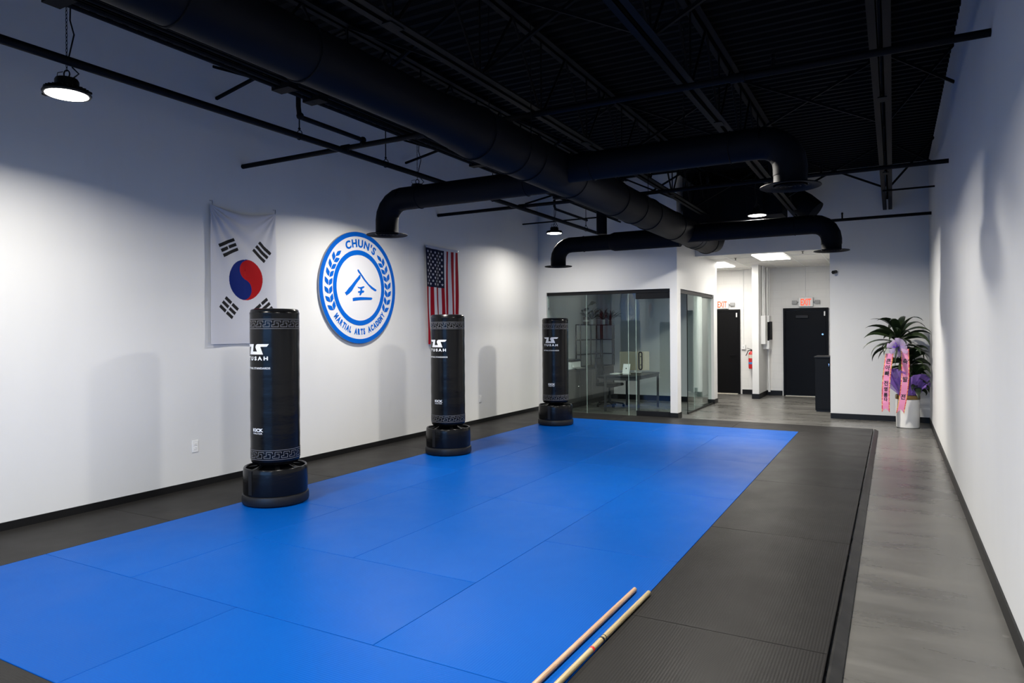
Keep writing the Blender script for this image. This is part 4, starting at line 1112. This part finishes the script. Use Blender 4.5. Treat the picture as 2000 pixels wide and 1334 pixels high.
def small_plant(label, x, y, z, kind, pr_, ph, pm, band=None):
    t = thing('potted_plant', label, 'potted plant', (x, y, z), 'small plants on the office shelves')
    mb = MB(); mb.lathe([(pr_ * 0.8, z), (pr_, z + ph * 0.3), (pr_, z + ph), (pr_ - 0.008, z + ph), (pr_ - 0.01, z + ph * 0.85)], (x, y, 0), 24); pt = mb.build('pot', pm, t)
    if band: mb = MB(); mb.lathe([(pr_ + 0.001, z + ph * 0.35), (pr_ + 0.001, z + ph * 0.62)], (x, y, 0), 24, capb=False, capt=False); mb.build('pot_band', band, pt)
    mb = MB(); c = (x, y, z + ph * 0.85)
    if kind == 'broad':
        for (az, h, L, w) in ((0.3, 0.30, 0.24, 0.20), (2.3, 0.16, 0.22, 0.13), (3.6, 0.12, 0.24, 0.12), (5.2, 0.18, 0.2, 0.12), (4.3, 0.05, 0.22, 0.1), (1.2, 0.1, 0.2, 0.12)):
            p1 = Vector(c) + Vector((cos(az) * 0.05, sin(az) * 0.05, h)); mb.tube([c, (Vector(c) + p1) / 2 + Vector((0, 0, 0.02)), p1], 0.005, 6)
            leaf_blade(mb, p1, az, 0.9, L, w, 2.2)
    else:
        for i in range(30): leaf_blade(mb, c, rnd.uniform(0, 2 * pi), rnd.uniform(0.7, 1.5), rnd.uniform(0.22, 0.44), 0.026, rnd.uniform(0.6, 2.4))
    mb.build('foliage', M['leaf2'], t, angle=180, fixn=False)
small_plant('broad-leaved plant in a brown banded pot on the office shelf', -6.285, 14.88, 1.803, 'broad', 0.075, 0.17, M['potbrown'], M['extlabel'])
small_plant('spiky plant in a white pot on the office shelf corner, left one', -6.295, 15.24, 1.803, 'spiky', 0.055, 0.12, M['pot'])
small_plant('spiky plant in a white pot on the office back shelf, middle one', -6.17, 15.665, 1.803, 'spiky', 0.055, 0.12, M['pot'])
small_plant('arching spider plant at the right end of the office shelf', -5.985, 15.665, 1.803, 'spiky', 0.045, 0.10, M['potbrown'])

dk_ = thing('desk', 'dark desk with slim legs inside the glass office', 'desk', (-4.78, 13.9, 0))
DA, DBx, DC, DD = (-5.13, 13.18), (-4.62, 13.18), (-4.38, 14.35), (-5.13, 14.35)
mb = MB(); mb.box((-5.18, 13.15, 0.715), (-4.42, 14.50, 0.75)); mb.build('desk_top', M['dark_desk'], dk_, bevel=0.003)
for x in (-5.15, -4.45):
    for y in (13.18, 14.47):
        mb = MB(); mb.box((x - 0.02, y - 0.02, 0), (x + 0.02, y + 0.02, 0.715)); mb.build('leg', M['dark_desk'], dk_, smooth=False)
mb = MB(); mb.box((-5.13, 13.175, 0.64), (-4.47, 13.19, 0.715)); mb.box((-5.155, 13.2, 0.66), (-5.14, 14.45, 0.715)); mb.box((-4.46, 13.2, 0.66), (-4.445, 14.45, 0.715)); mb.build('apron', M['dark_desk'], dk_, smooth=False)
mo = thing('computer_monitor', 'wide beige-backed monitor standing on the dark office desk', 'monitor', (-4.83, 14.1, 0.751))
mb = MB(); mb.bar((-5.15, 14.02, 1.0), (-4.55, 14.20, 1.0), 0.03, 0.40); mb.build('display', M['beige_screen'], mo, bevel=0.004)
mb = MB(); mb.bar((-4.85, 14.14, 0.752), (-4.85, 14.14, 0.86), 0.06, 0.02); mb.box((-4.97, 14.05, 0.751), (-4.73, 14.23, 0.762)); mb.build('stand', M['white'], mo)
tb = thing('tablet_stand', 'white tablet on a small stand at the front of the office desk', 'tablet', (-4.80, 13.45, 0.751))
mb = MB(); mb.bar((-4.80, 13.42, 0.765), (-4.80, 13.50, 0.96), 0.15, 0.014, up=(0, 1, 0)); tbb = mb.build('tablet_body', M['white'], tb, bevel=0.003)
mb = MB(); mb.sphere((-4.80, 13.452, 0.87), 0.014, 12, sc=(0.9, 0.15, 1.1)); mb.build('back_mark', M['blackmetal'], tbb)
mb = MB(); mb.box((-4.86, 13.40, 0.751), (-4.74, 13.56, 0.762)); mb.build('foot', M['white'], tb)
kb = MB(); kb.box((-5.10, 13.30, 0.751), (-4.95, 13.72, 0.765)); tag(kb.build('keyboard', M['white'], bevel=0.003), 'low white keyboard lying at the left side of the office desk', 'keyboard')
# chair between cabinet and desk
ch = thing('office_chair', 'black mesh-backed swivel chair between the office cabinet and the desk', 'chair', (-5.42, 14.15, 0))
cxh, cyh = -5.42, 14.12
mb = MB()
for k in range(5):
    a = 2 * pi * k / 5 + 0.3; mb.bar((cxh, cyh, 0.10), (cxh + 0.30 * cos(a), cyh + 0.30 * sin(a), 0.065), 0.045, 0.03)
mb.build('star_base', M['blackmetal'], ch)
for k in range(5):
    a = 2 * pi * k / 5 + 0.3; mb = MB(); x, y = cxh + 0.30 * cos(a), cyh + 0.30 * sin(a); mb.tube([(x - 0.02, y, 0.028), (x + 0.02, y, 0.028)], 0.027, 14); mb.build('caster', M['blackmetal'], ch)
mb = MB(); mb.tube([(cxh, cyh, 0.10), (cxh, cyh, 0.42)], [0.03, 0.022], 16); mb.box((cxh - 0.09, cyh - 0.09, 0.415), (cxh + 0.09, cyh + 0.09, 0.445)); mb.build('gas_lift', M['blackmetal'], ch)
mb = MB(); mb.box((cxh - 0.24, cyh - 0.24, 0.446), (cxh + 0.25, cyh + 0.24, 0.51)); mb.build('seat', M['cab'], ch, bevel=0.03)
def backpt(u, v, off=0):   # u across -1..1, v up 0..1 ; back at -x side
    return (cxh - 0.25 - 0.05 * v + 0.05 * u * u + off, cyh + u * (0.23 - 0.03 * v * v), 0.60 + 0.44 * v)
vs = []; fs = []
for j in range(9):
    for i in range(9): vs.append(backpt(-1 + i / 4, j / 8))
for j in range(8):
    for i in range(8): fs.append((j * 9 + i, j * 9 + i + 1, j * 9 + i + 10, j * 9 + i + 9))
mb = MB(); mb.add(vs, fs); bk = mb.build('backrest', M['mesh_fabric'], ch, fixn=False)
mb = MB(); loop = [backpt(-1, j / 8) for j in range(9)] + [backpt(-1 + i / 4, 1 + 0.02) for i in range(1, 8)] + [backpt(1, j / 8) for j in range(8, -1, -1)] + [backpt(1 - i / 4, 0) for i in range(1, 9)]
mb.tube(loop, 0.014, 8); mb.build('backrest_frame', M['blackmetal'], ch)
mb = MB(); mb.bar((cxh - 0.05, cyh, 0.43), (cxh - 0.28, cyh, 0.50), 0.06, 0.02); mb.bar((cxh - 0.28, cyh, 0.49), (cxh - 0.29, cyh, 0.82), 0.06, 0.02, up=(0, 1, 0)); mb.build('back_support', M['blackmetal'], ch)
for s in (-1, 1):
    mb = MB(); y = cyh + s * 0.27; mb.tube([(cxh, y - s * 0.05, 0.44), (cxh, y, 0.47), (cxh - 0.02, y, 0.66)], 0.014, 8); mb.box((cxh - 0.13, y - 0.035, 0.66), (cxh + 0.12, y + 0.035, 0.685)); mb.build('armrest', M['blackmetal'], ch)

# ------------------------------------------------------------------ corner plant with congratulation ribbons
PX, PY = 0.205, 13.22
pl = thing('potted_plant', 'tall dark green plant in a white pot in the far right corner', 'potted plant', (PX, PY, 0))
mb = MB(); mb.lathe([(0.155, 0.0), (0.170, 0.01), (0.172, 0.04), (0.178, 0.45), (0.180, 0.53), (0.172, 0.53), (0.168, 0.50)], (PX, PY, 0), 40); pot = mb.build('pot', M['pot'], pl)
mb = MB(); mb.lathe([(0.1815, 0.475), (0.184, 0.48), (0.184, 0.535), (0.178, 0.545), (0.171, 0.545), (0.170, 0.535)], (PX, PY, 0), 40, capb=False, capt=False); mb.build('rim_band', M['gold'], pot)
mb = MB(); mb.lathe([(0.001, 0.505), (0.166, 0.5)], (PX, PY, 0), 24, capb=False, capt=False); mb.build('soil', M['soil'], pl)
LIM[:] = [-99, WR - 0.01, -99, YB - 0.01]
canes = [((-0.05, 0.0), (-0.13, -0.03), 1.50), ((0.02, 0.03), (0.03, 0.02), 1.16), ((0.05, -0.03), (0.14, -0.05), 0.85)]
rnd = random.Random(11)
crowns = []
for (b, tp, h) in canes:
    mb = MB(); mb.tube([(PX + b[0], PY + b[1], 0.49), (PX + (b[0] + tp[0]) / 2 + 0.01, PY + (b[1] + tp[1]) / 2, (0.49 + h) / 2), (PX + tp[0], PY + tp[1], h)], [0.022, 0.018, 0.013], 12); mb.build('cane', M['stem'], pl)
    crowns.append((PX + tp[0], PY + tp[1], h))
for ci, (c, n, Lr) in enumerate(zip(crowns, (34, 28, 30), ((0.50, 0.70), (0.40, 0.56), (0.32, 0.46)))):
    mb = MB()
    for i in range(n):
        az = i * 2.399 + rnd.uniform(-0.25, 0.25); lev = i / n
        # keep leaves off the walls
        L = rnd.uniform(*Lr)
        if cos(az) > 0.2: L = min(L, (WR - 0.03 - c[0]) / cos(az) * 1.25)
        if sin(az) > 0.3: L = min(L, (YB - 0.03 - c[1]) / sin(az) * 1.15)
        el = radians(8 + 66 * lev + rnd.uniform(-8, 8))
        leaf_blade(mb, (c[0], c[1], c[2] - 0.18 + 0.24 * lev), az, el, L, rnd.uniform(0.085, 0.125), rnd.uniform(1.7, 2.7), n=10, fold=0.3)
    mb.build('foliage', M['leaf'], pl, angle=180, fixn=False)
# purple tulle
tw = thing('tulle_wrap', 'ruffled purple tulle tucked into the rim of the white pot', 'wrapping', (PX, PY, 0.5))
mb = MB(); rnd = random.Random(5)
for k in range(11):
    az = radians(-200 + k * 36); rr = rnd.uniform(0.24, 0.34); zt = rnd.uniform(0.78, 1.06)
    base = Vector((PX + 0.12 * cos(az), PY + 0.12 * sin(az), 0.53)); N = 13
    tip = Vector((PX + rr * cos(az), PY + rr * sin(az), zt)); side = Vector((-sin(az), cos(az), 0))
    vs = []; fs = []
    for j in range(6):
        v = j / 5
        for i in range(N):
            u = i / (N - 1) * 2 - 1
            p = base.lerp(tip, v) + side * u * (0.03 + 0.16 * v) + Vector((0, 0, -0.05 * u * u * v - 0.05 * v * v)) + Vector((cos(az), sin(az), 0)) * (0.022 * sin(u * 9 + k) * v)
            p.x = min(p.x, WR - 0.015); p.y = min(p.y, YB - 0.02)
            vs.append(p)
    for j in range(5):
        for i in range(N - 1): fs.append((j * N + i, j * N + i + 1, (j + 1) * N + i + 1, (j + 1) * N + i))
    mb.add(vs, fs)
mb.build('ruffle', M['tulle'], tw, fixn=False, angle=180)
# swirl rosette
mb = MB(); c0 = Vector((PX + 0.06, PY - 0.27, 0.64)); pts = []
vs = []; fs = []; N = 40
for i in range(N):
    a = i / N * 4 * pi; r = 0.02 + 0.055 * i / N
    for w in (0, 1): vs.append((c0.x + r * cos(a), c0.y - 0.035 * w - 0.0 , c0.z + r * sin(a)))
for i in range(N - 1): fs.append((2 * i, 2 * i + 1, 2 * i + 3, 2 * i + 2))
mb.add(vs, fs); mb.build('rosette', M['tulle'], tw, fixn=False)

# bow and printed ribbons, facing the room (toward -x,-y)
bw = thing('ribbon_bow', 'lilac and violet bow with two long pink Korean ribbons hanging on the plant', 'ribbon', (PX - 0.13, PY - 0.24, 1.36))
bc = Vector((PX - 0.14, PY - 0.26, 1.34))
rnd = random.Random(9)
def loops(n, R, w, m, name, s0):
    mb = MB()
    for k in range(n):
        a = s0 + 2 * pi * k / n + rnd.uniform(-0.2, 0.2); tilt = rnd.uniform(0.1, 0.9); L = R * rnd.uniform(0.8, 1.1)
        d = Vector((cos(a) * cos(tilt * 0.7), -sin(tilt * 0.7) - 0.1, sin(a) * cos(tilt * 0.7))).normalized()
        s = d.cross(Vector((0, -1, 0))).normalized(); up = s.cross(d).normalized()
        vs = []; fs = []; N = 12
        for i in range(N + 1):
            t = 2 * pi * i / N; p = bc + d * (L * 0.5 * (1 - cos(t))) + up * (0.028 * sin(t))
            vs += [p - s * w / 2 * (0.4 + 0.6 * (1 - cos(t)) / 2), p + s * w / 2 * (0.4 + 0.6 * (1 - cos(t)) / 2)]
        for i in range(N): fs.append((2 * i, 2 * i + 1, 2 * i + 3, 2 * i + 2))
        mb.add(vs, fs)
    mb.build(name, m, bw, fixn=False, angle=180)
loops(16, 0.17, 0.065, M['organza'], 'organza_loop', 0.0)
loops(7, 0.12, 0.035, M['violet'], 'violet_loop', 0.3)
mb = MB()
for (dx, dz) in ((-0.06, 0.09), (0.08, 0.05), (-0.02, -0.1)):
    mb.bar(bc + Vector((dx, -0.02, dz)), bc + Vector((dx * 0.2, 0, dz * 0.2)), 0.05, 0.01)
mb.build('pink_tuck', M['pink'], bw)
def ribbon(x_top, x_bot, z_top, z_bot, W, y, curve, txt, name):
    # 1.0 = full length ; front face looks to -y
    H = z_top - z_bot
    def fn(a, s, o=0.0):       # a across -.5...5 (m), s 0..1 down
        xc = x_top + (x_bot - x_top) * s + curve * sin(pi * s)
        return (xc + a, y - 0.015 * sin(pi * s * 1.5) + 0.004 * sin(s * 20) - o, z_top - s * H)
    N = 30; e = 0.24
    bd = MB(); ed = MB()
    for i in range(N):
        s0, s1 = i / N * 0.93, (i + 1) / N * 0.93
        bd.add([fn(-W * (0.5 - e / 2), s0), fn(W * (0.5 - e / 2), s0), fn(W * (0.5 - e / 2), s1), fn(-W * (0.5 - e / 2), s1)], [(0, 1, 2, 3)])
        for sd in (-1, 1): ed.add([fn(sd * W * (0.5 - e / 2), s0), fn(sd * W * 0.5, s0), fn(sd * W * 0.5, s1), fn(sd * W * (0.5 - e / 2), s1)], [(0, 1, 2, 3)])
    # swallow tail
    bd.add([fn(-W * (0.5 - e / 2), 0.93), fn(0, 0.93), fn(-W * (0.5 - e / 2), 0.975)], [(0, 1, 2)]); bd.add([fn(W * (0.5 - e / 2), 0.93), fn(0, 0.93), fn(W * (0.5 - e / 2), 0.975)], [(0, 1, 2)])
    for sd in (-1, 1): ed.add([fn(sd * W * (0.5 - e / 2), 0.93), fn(sd * W * 0.5, 0.93), fn(sd * W * 0.5, 1.0), fn(sd * W * (0.5 - e / 2), 0.975)], [(0, 1, 2, 3)])
    o = bd.build(name, M['pink'], bw, fixn=False, angle=180); ed.build('glitter_edge', M['glitter'], o, fixn=False, angle=180)
    g = MB()
    for chx, s, sz in txt:
        vs, fs = text_polys(chx, sz, 0.0022, 0.85)
        ys = [v[1] for v in vs]; ym = (max(ys) + min(ys)) / 2
        flat(g, vs, fs, lambda p, q: fn(p, s - (q - ym) / H, 0.0025))
    g.build('hangul_print', M['ribbon_ink'], o, smooth=False, fixn=False)
ry = PY - 0.30
ribbon(-0.055, -0.115, 1.24, 0.26, 0.115, ry, -0.022, [('\ud070', 0.13, 0.088), ('\uc544', 0.235, 0.088), ('\ube60', 0.335, 0.088), ('\uc804', 0.50, 0.088), ('\uc601', 0.60, 0.075), ('\ub984', 0.70, 0.075), ('\ub2e4', 0.775, 0.065)], 'left_ribbon')
ribbon(0.165, 0.090, 1.32, 0.25, 0.115, ry - 0.01, 0.035, [('\ucd95', 0.19, 0.092), ('\ubc1c', 0.465, 0.095), ('\uc804', 0.735, 0.095)], 'right_ribbon')
